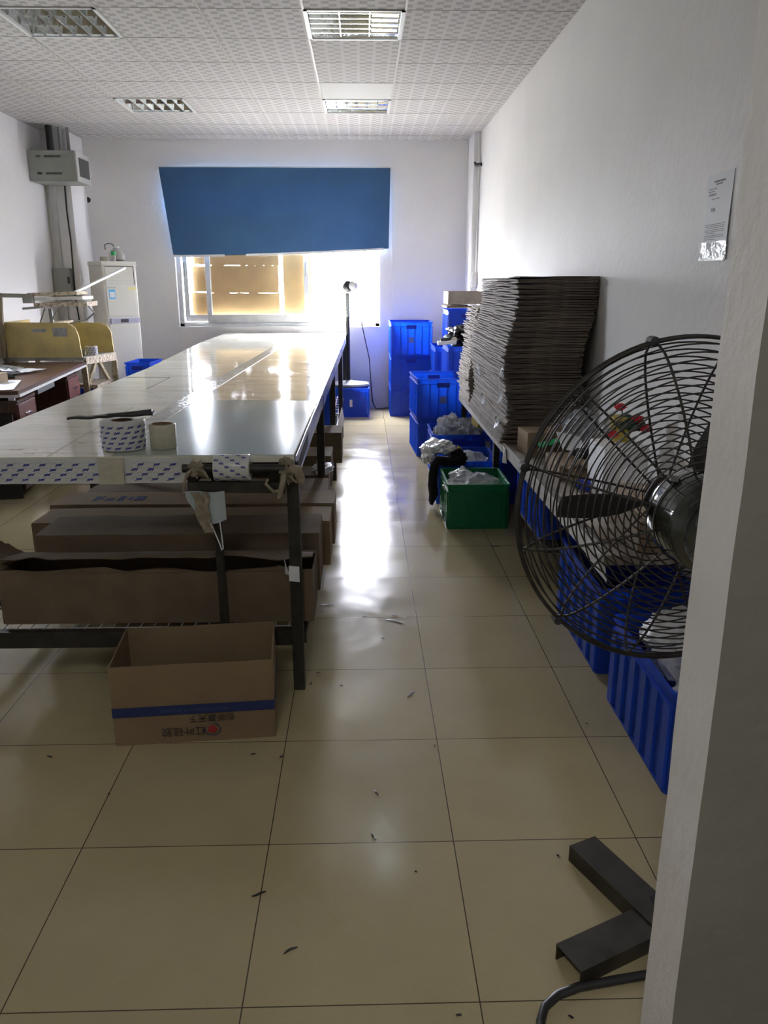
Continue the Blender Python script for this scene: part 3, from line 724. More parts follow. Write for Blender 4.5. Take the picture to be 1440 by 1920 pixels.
# ------------------------------------------------------------------ crates
def crate(lb, x0, x1, y0, y1, z0, h, color='blue', rz=0, ribs=(5, 5), handle=True, label_patch=False, group='plastic crates', name='plastic_crate', fluted=False):
    t = thing(name, lb, 'crate', ((x0 + x1) / 2, (y0 + y1) / 2, z0), group, rz)
    a, b = (x1 - x0) / 2, (y1 - y0) / 2; W_ = .004; ins = .010
    A, B = a - ins, b - ins; tp = .006
    def ring(o0, o1, z0_, z1_, mb, rr=.02):
        def loop(o, z):
            pts = []
            X_, Y_ = a - o, b - o
            for cx, cy, s0 in ((X_ - rr, Y_ - rr, 0), (-X_ + rr, Y_ - rr, 90), (-X_ + rr, -Y_ + rr, 180), (X_ - rr, -Y_ + rr, 270)):
                for k in range(5): an = R(s0 + k * 22.5); pts.append((cx + rr * math.cos(an), cy + rr * math.sin(an), z))
            return pts
        L = [loop(o0, z0_), loop(o0, z1_), loop(o1, z1_), loop(o1, z0_)]; vs = sum(L, []); n_ = len(L[0]); fs = []
        for q in range(4):
            for j in range(n_): fs.append((q * n_ + j, q * n_ + (j + 1) % n_, ((q + 1) % 4) * n_ + (j + 1) % n_, ((q + 1) % 4) * n_ + j))
        mb.add(vs, fs)
    mb = MB(); ring(ins, ins + W_, 0, h - .004, mb); mb.box(-A + .004, A - .004, -B + .004, B - .004, 0, .006)
    nx, ny = ribs
    rw, rd = (.012, .008) if not fluted else (.045, .010)
    for i in range(nx + 1):
        x = -A + .03 + (2 * A - .06) * i / nx
        for s_ in (-1, 1): y = s_ * (B); mb.box(x - rw / 2, x + rw / 2, min(y, y + s_ * rd), max(y, y + s_ * rd), .01, h - .05)
    for i in range(ny + 1):
        y = -B + .03 + (2 * B - .06) * i / ny
        for s_ in (-1, 1): x = s_ * (A); mb.box(min(x, x + s_ * rd), max(x, x + s_ * rd), y - rw / 2, y + rw / 2, .01, h - .05)
    mb.build('crate_body', color, t, world=False)
    mb = MB(); ring(0, ins + .001, h - .012, h, mb); ring(.002, ins + .001, h - .052, h - .046, mb)
    for s_ in (-1, 1):
        for i in range(nx + 1):
            x = -A + .03 + (2 * A - .06) * i / nx; mb.box(x - .002, x + .002, s_ * (B + .004) - .004, s_ * (B + .004) + .004, h - .05, h - .01)
    ring(.004, ins + .001, 0, .010, mb)
    mb.build('rim', color, t, world=False)
    if handle:
        for s_ in (-1, 1):
            mb = MB(); y = s_ * (B + .003); mb.box(-.055, .055, y - .008, y + .008, h - .075, h - .035); mb.build('handle_grip', 'bluedk' if color == 'blue' else color, t, world=False)
    if label_patch:
        mb = MB(); mb.box(-.028, .028, -B - .003, -B - .001, h * .38, h * .38 + .06); mb.build('label_patch', M('faded_label', (.12, .16, .42), .6), t, 'faded square label', world=False)
    return t
H = .343
# stack of three by the back wall
crate('bottom blue crate of the three-high stack against the back wall', .312, .792, 8.97, 9.55, 0, .342)
crate('middle blue crate of the three-high stack against the back wall', .312, .792, 8.97, 9.55, .343, .342)
crate('top empty blue crate of the three-high stack, glowing in window light', .310, .790, 8.965, 9.545, .686, .365, label_patch=True, ribs=(5, 5))
# pair in the aisle
crate('bottom blue crate of the two-high stack beside the aisle', .455, .915, 6.79, 7.42, 0, .337, rz=R(3), ribs=(5, 6))
crate('top empty blue crate of the two-high stack beside the aisle', .448, .912, 6.78, 7.40, .338, .343, rz=R(3), ribs=(5, 6), label_patch=True)
# stacks by the right wall
for i, wd in enumerate(('bottom', 'second', 'top')):
    crate(wd + ' blue crate of the stack under the black bin bag, right wall', .795, 1.24, 7.47, 8.03, i * .3, .298)
for i, wd in enumerate(('bottom', 'middle', 'upper')):
    crate(wd + ' blue crate of the far stack beneath the white-topped crate, right wall', .735, 1.19, 8.16, 8.72, i * .281, .279)
crate('high blue crate under the open pale carton near the right wall', .86, 1.262, 8.17, 8.70, .846, .36)
# contents crates along the aisle
crate('blue crate filled with clear bags, beside the two-high stack', .535, .955, 5.98, 6.5, 0, .345)
crate('blue crate behind the green one, with a black garment over its side', .50, .93, 5.24, 5.74, 0, .30)
crate('green plastic crate holding a clear bag on the aisle floor', .512, .905, 4.66, 5.12, 0, .285, 'green', ribs=(3, 4))
crate('blue crate lying under the cardboard bench behind the post', .935, 1.25, 5.22, 5.72, .0, .42)
crate('blue crate on the bench shelf seen through the fan guard', .85, 1.25, 3.62, 4.25, .27, .285, ribs=(4, 7), fluted=False)
crate('dark blue crate on the floor below the near bench end', .895, 1.27, 2.76, 3.40, 0, .355, ribs=(4, 5), fluted=True)
crate('nearest blue crate beside the doorway, full of bagged goods', .885, 1.27, 2.0, 2.58, 0, .335, ribs=(4, 5), fluted=True)
crate('blue crate under the far end of the long table', -.60, -.255, 7.0, 7.5, .235, .34)
crate('blue crate on the floor under the far pedestal fan', -.40, .08, 8.93, 9.5, 0, .325, handle=False)
crate('blue crate on the left, standing beyond the yellow workbench', -2.44, -2.17, 8.28, 8.75, .36, .32, rz=R(-3))
crate('lower blue crate carrying the left crate beyond the workbench', -2.44, -2.17, 8.28, 8.75, 0, .355, rz=R(-3))
MB().box(-.145, -.115, 8.918, 8.921, .12, .20).build('label_sticker', 'paper', None, 'pale sticker on the crate under the far fan', 'sticker')

# bags
def bag(lb, parts, m_='bag', name='plastic_bag', cat='bag'):
    mb = MB()
    for c, r_, sd, amp in parts: mb.blob(c, r_, sd, amp, 2.6, 4)
    return mb.build(name, m_, None, lb, cat)
bag('puffed clear bag in the crate beside the two-high stack', [((.72, 6.25, .34), (.12, .16, .10), 1, .45), ((.86, 6.2, .30), (.09, .14, .12), 2, .45), ((.61, 6.15, .28), (.06, .1, .10), 3, .5)])
bag('white plastic sack hanging over the crate with the black garment', [((.545, 5.58, .335), (.105, .13, .045), 4, .4), ((.46, 5.5, .30), (.04, .12, .06), 5, .4)], 'bagw')
bag('clear sheet bag lying in the crate with the black garment', [((.73, 5.45, .25), (.14, .18, .07), 6, .3)])
bag('clear bag of goods heaped inside the green crate', [((.70, 4.88, .21), (.155, .17, .085), 8, .35), ((.64, 4.93, .265), (.08, .09, .05), 9, .4)])
bag('white bagged goods heaped in the nearest blue crate', [((1.08, 2.36, .31), (.14, .17, .115), 10, .3), ((1.1, 2.15, .25), (.13, .12, .05), 12, .4)], 'bagw')
bag('crumpled black bin bag on the blue crates by the cardboard pile', [((1.0, 7.72, .985), (.16, .2, .10), 13, .5)], 'bagblack', 'bin_bag')
mb = MB(); mb.slab(lambda u, v: (.655 + .035 * u, 5.36 + .03 * v, .33 + .055 * v * (1 - u * .6) + .01 * u), 4, 4, .002); mb.build('yellow_card', 'papery', None, 'small yellow card sticking up behind the black garment', 'card')
# black garment draped
mb = MB(); path = [(.655, 5.29, .37), (.66, 5.25, .325), (.60, 5.235, .302), (.55, 5.23, .305), (.51, 5.225, .315), (.482, 5.21, .28), (.475, 5.20, .22), (.472, 5.19, .15), (.478, 5.18, .09), (.468, 5.17, .045), (.462, 5.16, .02)]
mb.tube(path, [.025, .045, .034, .034, .034, .03, .03, .028, .028, .02, .01], 12)
mb.blob((.645, 5.24, .325), (.05, .04, .05), 21, .5); mb.blob((.59, 5.225, .308), (.055, .035, .028), 22, .5)
gv = mb.build('garment', 'clothb', None, 'black knitted garment draped over the crate rim down to the floor', 'garment')
for v in gv.data.vertices:
    p = v.co; k = noise.noise(p * 28) * .012; v.co += Vector((k, noise.noise(p * 25 + Vector((3, 0, 0))) * .01, 0))

# ------------------------------------------------------------------ bench with the cardboard pile
bn = thing('bench', 'low dusty bench along the right wall under the cardboard pile', 'bench', (1.03, 4.4, 0))
mb = MB(); mb.box(.80, 1.27, 2.46, 6.45, .562, .598); mb.build('bench_top', 'benchtop', bn, bevel=.003)
mb = MB(); mb.box(.788, .80, 2.46, 6.45, .548, .602); mb.build('edge_strip', 'grey_light', bn)
for y, x in ((3.5, 1.0), (5.18, .875), (6.38, .805)):
    MB().box(x, x + .04, y - .02, y + .02, 0, .562).build('leg', 'black', bn, bevel=.003)
for y in (3.5, 4.66, 6.38):
    MB().box(1.22, 1.26, y - .02, y + .02, 0, .562).build('leg', 'black', bn, bevel=.003)
mb = MB(); mb.box(.87, 1.26, 3.53, 4.27, .235, .262); mb.build('lower_shelf', 'darkin', bn)

def sheet_mesh(seed, L, Wd, t):
    mb = MB()
    def fn(u, v):
        x = Wd * (u - .5); y = L * (v - .5)
        z = .004 * noise.noise(Vector((u * 2, v * 4, seed))) + .0018 * noise.noise(Vector((u * 6, v * 14, seed))) - .006 * (1 - u) ** 3 * (1 + math.sin(v * 5 + seed))
        dx = .004 * noise.noise(Vector((v * 7, u * .1, seed + 5)))
        return (x + (dx if u < .1 else 0), y + (.003 * noise.noise(Vector((u * 9, seed, 1)))), z)
    return mb.slab(fn, 6, 16, t, 0, False)
def pile(n_, x0, x1, y0, y1, zb, zt, m_, lb, grp, lean, toplb, jit=.005, seed0=0):
    protos = []; pitch = (zt - zb) / n_
    for k in range(4):
        o = sheet_mesh(seed0 + k * 3.7, y1 - y0, x1 - x0, pitch * .84).build('flattened_carton', m_, None, lb, 'carton', grp, loc=(0, 0, 0)); protos.append(o)
    r2 = random.Random(seed0 + 3)
    for i in range(n_):
        o = protos[i] if i < 4 else protos[i % 4].copy()
        if i >= 4: COL.objects.link(o)
        f = i / (n_ - 1)
        dx, dy = lean(f)
        o.location = ((x0 + x1) / 2 + dx + r2.uniform(-jit, jit) - (.012 if i % 9 == 4 else 0), (y0 + y1) / 2 + dy + r2.uniform(-jit, jit) * 1.2, zb + pitch * (i + .5) + .005)
        o.rotation_euler = (0, 0, r2.uniform(-.006, .006) + (math.pi if i % 2 and 0 else 0))
        if i == n_ - 1: o['label'] = toplb
    return pitch
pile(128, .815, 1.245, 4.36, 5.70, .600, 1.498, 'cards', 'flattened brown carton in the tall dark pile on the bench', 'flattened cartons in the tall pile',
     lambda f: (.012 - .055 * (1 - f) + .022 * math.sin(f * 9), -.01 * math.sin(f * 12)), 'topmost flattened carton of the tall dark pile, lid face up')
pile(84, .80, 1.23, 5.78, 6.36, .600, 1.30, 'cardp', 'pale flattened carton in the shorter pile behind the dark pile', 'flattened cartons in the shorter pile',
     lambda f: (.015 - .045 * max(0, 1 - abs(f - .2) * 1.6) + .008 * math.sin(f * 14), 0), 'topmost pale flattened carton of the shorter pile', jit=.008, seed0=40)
for i, (y, z, l, t_) in enumerate(((4.37, .985, .05, 'glossy tape end high on the near corner of the tall pile'), (4.38, .84, .07, 'glossy tape scrap at the middle of the tall pile corner'), (4.45, .70, .08, 'largest glossy tape scrap low on the tall pile corner'), (5.0, .76, .06, 'glossy tape scrap on the aisle side of the tall pile'), (5.25, .92, .05, 'small glossy tape scrap far along the tall pile'))):
    xx = .775 if z < 1 else .79
    mb = MB(); mb.slab(lambda u, v, y=y, z=z, l=l, i=i, xx=xx: (xx - .012 * math.sin(u * 3) - .006 * math.sin(v * 5 + i), y + l * u, z + .05 * (v - .5) + .012 * math.sin(u * 5 + i)), 5, 4, .001)
    mb.build('packing_tape', 'bag', None, t_, 'tape')
# carton and sheet on the far crate stack
carton('open_carton', 'small pale open carton on the crates behind the tall pile', .865, 1.23, 8.14, 8.6, 1.262, 1.385, 'cardp', False, [], group=None, seed=31)
mb = MB(); mb.slab(lambda u, v: (.85 + .40 * u, 8.10 + .55 * v, 1.235 + .006 * math.sin(u * 5)), 8, 3, .02); mb.build('cardboard_sheet', 'cardd', None, 'folded cardboard sheet between the high crate and small carton', 'cardboard')
# hand tape gun lying at the crate edge
tg = thing('tape_dispenser', 'white hand tape dispenser with black top on the crate edge', 'dispenser', (.80, 7.5, .90))
mb = MB(); mb.slab(lambda u, v: (.705 + .17 * u, 7.45 + .09 * v, .928 + .012 * u), 5, 3, .035); mb.build('body', 'white_metal', tg, bevel=.004)
MB().cbox((.775, 7.49, .962), (.085, .07, .03), (0, R(-6), 0)).build('black_cap', 'blackplastic', tg)
MB().lathe([(.022, -.02), (.03, 0), (.022, .02)], (.86, 7.49, .955), (0, 1, 0), 16).build('tape_reel', 'tape', tg)
MB().blob((.81, 7.58, .945), (.02, .03, .035), 6, .3).build('green_tub', 'leafgreen', None, 'small green tub beside the bin bag on the crates', 'tub')
mb = MB(); mb.cbox((.90, 5.9, .49), (.11, .18, .12), (0, 0, R(8))); mb.build('yellow_box', 'yel', None, 'mustard yellow box below the pale pile beside the crates', 'box')
mb = MB(); mb.slab(lambda u, v: (.778 + .012 * v - .02 * math.sin(u * 6) * v, 4.22 + .12 * u, .60 - .085 * v), 6, 6, .002); mb.build('paper_scrap', 'paper', None, 'crumpled white scrap hanging from the bench edge below the pile', 'scrap')

# clutter on the bench behind the fan
carton('white_box', 'white cardboard box standing on the bench behind the fan', .99, 1.17, 3.14, 3.36, .60, .815, mat['paper'], True, [], group=None, seed=51, cat='box')
carton('brown_box', 'wide brown carton at the near end of the bench behind the fan motor', .92, 1.265, 2.48, 2.80, .60, .705, 'cardd', True, [], group=None, seed=52)
carton('flat_box', 'flat cardboard tray on top of the brown carton', .94, 1.265, 2.50, 2.80, .712, .755, 'card', True, [], group=None, seed=53)
carton('kraft_box', 'low kraft box on the bench left of the white box', .90, 1.14, 3.50, 3.78, .60, .665, 'card', True, [('f', 10, .05)], group=None, seed=54)
mb = MB(); mb.slab(lambda u, v: (.90 + .12 * u, 3.93 + .14 * v, .66 + .035 * u + .01 * math.sin(v * 5)), 4, 4, .006); mb.build('foam_sheet', 'leafgreen', None, 'bright green sheet on the bench clutter behind the fan', 'sheet')
mb = MB(); mb.slab(lambda u, v: (1.0 + .12 * u, 3.85 + .15 * v, .67 + .06 * v - .02 * u), 4, 4, .004); mb.build('paper_sheet', 'paper', None, 'white paper sheet leaning on the bench clutter', 'paper')
mb = MB(); mb.cbox((.99, 4.14, .66), (.28, .18, .12), (0, 0, .1)); mb.build('brown_parcel', 'card', None, 'brown parcel at the foot of the tall dark pile', 'parcel')
bag('grey plastic bag against the wall beside the tall dark pile', [((1.14, 4.07, .72), (.08, .09, .11), 14, .4)], 'bagg')
mb = MB(); mb.blob((.985, 3.34, .615), (.04, .05, .028), 15, .5); mb.build('blue_rag', 'bluedk', None, 'small crumpled blue plastic on the bench by the white box', 'wrapper')
mb = MB(); mb.blob((1.05, 3.66, .69), (.05, .05, .02), 16, .4); mb.build('dark_glove', 'clothb', None, 'dark glove lying on the low kraft box', 'glove')
mb = MB(); mb.slab(lambda u, v: (.83 + .14 * u, 2.62 + .6 * v, .603 + .01 * math.sin(v * 9)), 4, 8, .006); mb.build('cardboard_sheet', 'cardp', None, 'cardboard offcut lying along the bench front edge', 'cardboard')
mb = MB(); mb.slab(lambda u, v: (.815 + .02 * u, 2.52 + .25 * v, .60 - .12 * u), 4, 8, .002); mb.build('paper_sheet', 'paper', None, 'white paper hanging over the near bench edge', 'paper')
fp = thing('artificial_flowers', 'red artificial flowers in a mustard pot on the white box', 'flowers', (1.12, 3.27, .817))
mb = MB(); mb.lathe([(.03, 0), (.045, .05), (.05, .10), (.046, .11)], (1.10, 3.30, .817), (0, 0, 1), 18); mb.build('pot', 'yel', fp)
for (x, z) in ((1.07, .975), (1.145, .925), (1.185, .885), (1.045, .86)):
    mb = MB(); mb.tube([(1.10, 3.29, .90), ((x + 1.1) / 2, 3.26, (z + .92) / 2 + .01), (x, 3.24, z)], .003, 5); mb.build('stem', 'leafdark', fp)
    mb = MB(); mb.blob((x, 3.24, z), (.022, .02, .014), x * 9, .5, 3, 3); mb.build('flower', 'red', fp)
mb = MB(); mb.blob((1.13, 3.27, .90), (.05, .03, .03), 4, .6); mb.build('leaves', 'leafdark', fp)

# ------------------------------------------------------------------ near stand fan
fan = thing('stand_fan', 'large black wire-guard stand fan seen from behind beside the doorway', 'fan', (.70, 1.60, 0))
FC = Vector((.672, 1.60, 1.015)); FA = R(-4); AX = Vector((math.sin(FA), math.cos(FA), 0)); FR = .352
FXv = Vector((math.cos(FA), -math.sin(FA), 0)); FZ = Vector((0, 0, 1))
def fp3(r, th, a): return FC + FXv * r * math.cos(th) + FZ * r * math.sin(th) + AX * a
def guard(sign, D, seed):
    mb = MB(); prof = lambda r: sign * D * (1 - (r / FR) ** 2.6) ** .55 if r < FR else 0
    nr = 20 if sign > 0 else 18
    r0 = .045 if sign > 0 else .085
    for i in range(nr):
        r = r0 + (FR - .012 - r0) * (i / (nr - 1))
        rw = [fp3(r + .0022 * noise.noise(Vector((math.cos(t / 72 * 6.283) * 2, math.sin(t / 72 * 6.283) * 2, i * 1.3 + seed))), t / 72 * 2 * math.pi, prof(r)) for t in range(72)]
        mb.tube(rw, .0018, 5, True)
    for k in range(12):
        th = R(105 + 30 * k) + (.02 if sign > 0 else -.02)
        for dt in (0,):
            pts = [fp3(r0 - .01 + (FR - r0 + .01) * q / 14, th + dt * (1 - q / 14), prof(min(FR, r0 - .01 + (FR - r0 + .01) * q / 14)) - sign * .002) for q in range(15)]
            mb.tube(pts, .0027, 6)
    return mb
guard(1, .085, 0).build('front_guard', 'wire', fan); guard(-1, .10, 9).build('rear_guard', 'wire', fan)
mb = MB()
for a in (-.006, .006): mb.tube([fp3(FR, t / 96 * 2 * math.pi, a) for t in range(96)], .0042, 8, True)
mb.build('outer_ring', 'wire', fan)
for k in range(6):
    th = R(105 + 60 * k); c = fp3(FR + .003, th, 0)
    mb = MB(); mb.lathe([(.005, -.014), (.010, -.012), (.010, .012), (.005, .014)], c, AX, 8); mb.build('guard_clip', 'blackplastic', fan)
mb = MB(); mb.lathe([(0, .088), (.04, .086), (.044, .08), (.04, .078), (0, .078)], FC, AX, 24); mb.build('guard_badge', 'wire', fan)
for k in range(3):
    th0 = R(180 + 120 * k)
    def bf(u, v):
        r = .05 + .21 * u; wv = (.022 + .028 * math.sin(u * 2.4)) ; th = th0 + (v - .5) * wv * 2 / max(r, .12) * .62
        return fp3(r, th, .012 + (v - .5) * .05 * (1 - .4 * u))
    mb = MB(); mb.slab(bf, 16, 8, .003); mb.build('fan_blade', 'blackplastic', fan)
mb = MB(); mb.lathe([(0, .04), (.03, .04), (.045, .02), (.045, -.02), (0, -.02)], FC, AX, 24); mb.build('blade_hub', 'blackplastic', fan)
mb = MB(); mb.lathe([(.0, -.02), (.075, -.022), (.090, -.04), (.097, -.06), (.098, -.16), (.094, -.182), (.083, -.195), (.072, -.190), (.062, -.198), (.02, -.205), (0, -.205)], FC, AX, 40)
for k in range(16):
    th = 2 * math.pi * k / 16; c = fp3(.066, th, -.202)
mt = mb.build('motor_housing', 'motor', fan)
mb = MB()
for k in range(14):
    th = 2 * math.pi * k / 14; mb.bar(fp3(.028, th, -.2105), fp3(.050, th, -.2055), .004, .003)
mb.build('vent_slots', 'blackplastic', mt)
mb = MB(); mb.bar(fp3(.097, R(128), -.09), fp3(.106, R(128), -.10), .014, .012); mb.tube([fp3(.096, R(100), -.16), fp3(.106, R(100), -.165), fp3(.104, R(92), -.172), fp3(.096, R(92), -.165)], .002, 6)
mb.build('housing_screws', 'blackplastic', mt)
PB = Vector((.735, 1.50, 0))
mb = MB(); mb.bar(PB + Vector((0, 0, .85)), PB + Vector((0, 0, .935)), .05, .06); mb.build('yoke', 'black', fan)
mb = MB(); mb.tube([PB + Vector((0, 0, .04)), PB + Vector((0, 0, .9))], .022, 16); mb.build('pole', 'black', fan)
def channel(p, q, name='foot_channel', hz=.042, wd=.085):
    p = Vector((*p, 0)); q = Vector((*q, 0)); d = (q - p).normalized(); s_ = Vector((-d.y, d.x, 0)) * wd / 2; mb = MB(); t_ = .004
    def pr_(c0, c1, z0, z1):
        vs = [p + c0, q + c0, q + c1, p + c1]
        mb.add([v + Vector((0, 0, z0)) for v in vs] + [v + Vector((0, 0, z1)) for v in vs], [(3, 2, 1, 0), (4, 5, 6, 7), (0, 1, 5, 4), (1, 2, 6, 5), (2, 3, 7, 6), (3, 0, 4, 7)])
    tt = s_.normalized() * t_
    pr_(-s_, s_, hz - t_, hz); pr_(-s_, -s_ + tt, 0, hz - t_); pr_(s_ - tt, s_, 0, hz - t_)
    mb.build(name, M('oily_steel', (.055, .050, .040), .42, .3, var=.5, vs=14, col2=(.03, .024, .018)), fan)
JC = (.69, 1.50)
channel((.445, 1.385), (.90, 1.60)); channel((.575, 1.755), (.80, 1.26), hz=.0465)
mb = MB(); mb.box(PB.x - .05, PB.x + .05, PB.y - .05, PB.y + .05, .045, .052); mb.build('base_plate', 'black', fan)
cb_pts = [(.75, 1.40, .012), (.66, 1.375, .012), (.611, 1.363, .012), (.536, 1.351, .012), (.457, 1.337, .012), (.407, 1.318, .012), (.372, 1.29, .012), (.356, 1.257, .012), (.350, 1.215, .012), (.352, 1.15, .012), (.38, 1.05, .012), (.40, .9, .012)]
MB().tube(cb_pts, .0095, 10).build('power_cable', 'blackplastic', None, 'thick black cable curling on the floor by the fan foot', 'cable')

# ------------------------------------------------------------------ far pedestal fan (bare head) on its crate
f2 = thing('pedestal_fan', 'far pedestal fan without a guard, round base on a blue crate by the window', 'fan', (-.16, 9.2, .33))
mb = MB(); mb.lathe([(.0, .0), (.225, .0), (.235, .012), (.225, .03), (.10, .045), (.03, .06), (.0, .06)], (-.15, 9.18, .33), (0, 0, 1), 36); mb.build('base_disc', 'grey_metal', f2)
mb = MB(); mb.tube([(-.16, 9.18, .38), (-.16, 9.18, 1.36)], .022, 14); mb.build('pole', 'black', f2)
mb = MB(); mb.tube([(-.16, 9.18, 1.10 + .02 * i) for i in range(14)], [.022 + .006 * (i % 2) for i in range(14)], 10); mb.build('wrapped_sleeve', 'grey_metal', f2)
mb = MB(); mb.lathe([(0, -.07), (.05, -.068), (.062, -.04), (.062, .03), (.04, .06), (0, .06)], (-.15, 9.16, 1.43), (.35, -.9, 0), 24); mb.build('motor_housing', 'blackplastic', f2)
mb = MB(); mb.lathe([(0, .095), (.03, .09), (.052, .06), (.055, .03), (0, .03)], (-.13, 9.16, 1.435), (.75, -.6, 0), 24); mb.build('motor_cap', 'white_metal', f2)
for k in range(5):
    th = R(35 + 72 * k); d = Vector((math.cos(th), 0, math.sin(th)))
    mb = MB(); mb.bar(Vector((-.15, 9.17, 1.43)) + d * .055, Vector((-.15, 9.19, 1.43)) + d * .105, .012, .006); mb.build('guard_lug', 'grey_metal', f2)
MB().tube([(-.13, 9.2, 1.36), (-.02, 9.5, 1.1), (.03, 9.56, .85), (.085, 9.55, .6), (.10, 9.53, .35), (.12, 9.48, .10), (.16, 9.46, .012), (.24, 9.5, .012), (.36, 9.57, .012)], .006, 6).build('fan_cord', 'blackplastic', None, 'thin black cord falling from the far fan to the floor', 'cable')

# ------------------------------------------------------------------ left side: desk
DA = R(6.6)
dk = thing('office_desk', 'brown laminate office desk with two red-brown drawer units at the left', 'desk', (-2.35, 5.47, 0), None, DA)
L_ = 2.1; D_ = .70       # local: +y along length, -x depth
def D(name, m_, *bx, bevel=0, par=dk, label=None):
    mb = MB()
    for b_ in bx: mb.box(*b_)
    return mb.build(name, m_, par, label, world=False, bevel=bevel)
mb = MB(); mb.slab(lambda u, v: (-D_ * u, L_ * v, .745), 2, 4, .030, 0, False); mb.build('desktop', 'laminate', dk, world=False)
D('edge_trim', 'alu', (0, .008, 0, L_, .716, .734), (-D_, 0, -.008, 0, .716, .734))
for y in (.06, 1.50):
    pd = D('drawer_unit', 'laminate', (-.66, -.045, y, y + .42, .05, .665), bevel=.003)
    D('unit_top', 'laminate', (-.66, -.03, y - .01, y + .43, .665, .687), par=pd)
    for z in (.485, .295, .09):
        dr = D('drawer', 'drawer', (-.045, -.028, y + .006, y + .414, z, z + .172), par=pd, bevel=.002)
    for z in (.565, .375, .18): D('drawer_handle', 'chromek', (-.028, -.014, y + .15, y + .27, z, z + .012), par=pd)
    D('lock', 'chromek', (-.028, -.022, y + .37, y + .385, .61, .625), par=pd)
for y in (.06, 1.52): D('desk_post', 'alu', (-.09, -.05, y, y + .03, .687, .73))
D('keyboard_tray', M('grey_tray', (.10, .10, .11), .5), (-.45, -.07, .72, 1.22, .64, .69), bevel=.004)
D('back_panel', 'darkin', (-D_, -D_ + .02, .02, L_ - .02, .1, .73))
D('side_panel', 'darkin', (-.66, -.06, -.0, .03, .0, .60))
# things on the desk (world coordinates)
def desk_pt(lx, ly): return Vector((-2.35, 5.47, 0)) + Vector((lx * math.cos(DA) - ly * math.sin(DA), lx * math.sin(DA) + ly * math.cos(DA), 0))
def sheetp(lb, c, sx, sy, rz, z=.7615, m_='paper', curl=.01, name='paper_sheet', cat='paper', seed=0):
    mb = MB(); c = desk_pt(*c); ca, sa = math.cos(rz), math.sin(rz)
    def fn(u, v):
        x = sx * (u - .5); y = sy * (v - .5); return (c.x + x * ca - y * sa, c.y + x * sa + y * ca, z + .002 + abs(curl * noise.noise(Vector((u * 2.3, v * 2.3, seed)))))
    mb.slab(fn, 8, 8, .0015); return mb.build(name, m_, None, lb, cat)
sheetp('large white drawing sheet at the near corner of the desk', (-.30, .28), .42, .55, .3, seed=1)
sheetp('crumpled grey paper in the heap at the middle of the desk', (-.45, 1.05), .30, .45, -.4, .768, curl=.05, seed=2)
sheetp('white folded paper at the back of the desk heap', (-.60, .85), .35, .6, .6, .775, curl=.06, seed=3)
sheetp('dark grey bag crumpled against the divider on the desk', (-.55, 1.35), .3, .3, .2, .77, 'grey_metal', .06, 'crumpled_bag', 'bag', 4)
c_ = desk_pt(-.40, .60)
mb = MB(); mb.tube([(c_.x - .12, c_.y - .02, .80), (c_.x - .05, c_.y, .802), (c_.x + .05, c_.y + .01, .80), (c_.x + .11, c_.y + .02, .798)], [.014, .026, .026, .02], 12); mb.build('yellow_bottle', 'papery', None, 'yellow plastic tube lying on the desk papers', 'tube')
mb = MB(); mb.tube([(c_.x + .11, c_.y + .02, .79), (c_.x + .20, c_.y + .05, .785)], [.018, .01], 8); mb.blob((c_.x - .10, c_.y - .05, .785), (.05, .03, .018), 3, .4); mb.build('dark_tool', 'blackplastic', None, 'black hand tool beside the yellow tube on the desk', 'tool')
sheetp('small torn white paper on top of the desk heap', (-.42, .95), .16, .22, .9, .80, curl=.05, seed=12)
sheetp('pale sheet sticking out of the desk heap towards the aisle', (-.28, 1.20), .18, .30, -.2, .772, curl=.03, seed=13)
mb = MB(); c2 = desk_pt(-.50, 1.0); mb.blob((c2.x, c2.y, .785), (.16, .24, .035), 17, .6, 3.2); mb.build('crumpled_bag', 'bagg', None, 'smoky plastic bag crumpled under the papers on the desk', 'bag')
c2 = desk_pt(-.60, 1.45); mb = MB(); mb.slab(lambda u, v: (c2.x - .35 + .62 * u, c2.y + .05 + .02 * v - .12 * u, .765 + .09 * (1 - u * .8) * v), 8, 3, .006); mb.build('grey_strip', 'grey_light', None, 'long pale grey strip leaning against the near divider board', 'strip')
carton('small_box', 'small brown box at the left edge of the desk', -2.80, -2.62, 5.78, 5.95, .762, .83, 'card', True, [], group=None, seed=61, cat='box')

# ------------------------------------------------------------------ yellow workbench behind the desk
wb_ = thing('yellow_workbench', 'shabby workbench with yellow divider boards and flaking edge', 'workbench', (-2.9, 8.0, 0))
BX0, BX1, BY0, BY1, BZ = -3.32, -2.50, 7.62, 8.22, .80
mb = MB(); mb.add([(BX0, 7.55, BZ), (-2.60, 7.55, BZ), (-2.50, 8.18, BZ), (BX0, 8.2, BZ), (BX0, 7.55, BZ - .03), (-2.60, 7.55, BZ - .03), (-2.50, 8.18, BZ - .03), (BX0, 8.2, BZ - .03)],
    [(0, 1, 2, 3), (7, 6, 5, 4), (0, 4, 5, 1), (1, 5, 6, 2), (2, 6, 7, 3), (3, 7, 4, 0)]); mb.build('worktop', M('grey_worktop', (.30, .29, .24), .6, var=.3), wb_)
mb = MB(); mb.slab(lambda u, v: (-2.585 + .095 * u, 7.56 + .62 * u, BZ - .004 - (.06 + .02 * u) * v), 12, 2, .01); mb.build('flaking_edge', 'osb', wb_)
def board(pts, t, name, m_='yellow'):      # upright board: list of (x,z) at a y
    mb = MB(); y = pts[0][2]; k = len(pts); vs = [(p[0], p[2], p[1]) for p in pts] + [(p[0], p[2] + t, p[1]) for p in pts]
    fs = [tuple(range(k)), tuple(range(k, 2 * k))[::-1]] + [(i, i + k, (i + 1) % k + k, (i + 1) % k) for i in range(k)]
    return mb.add(vs, fs).build(name, m_, wb_)
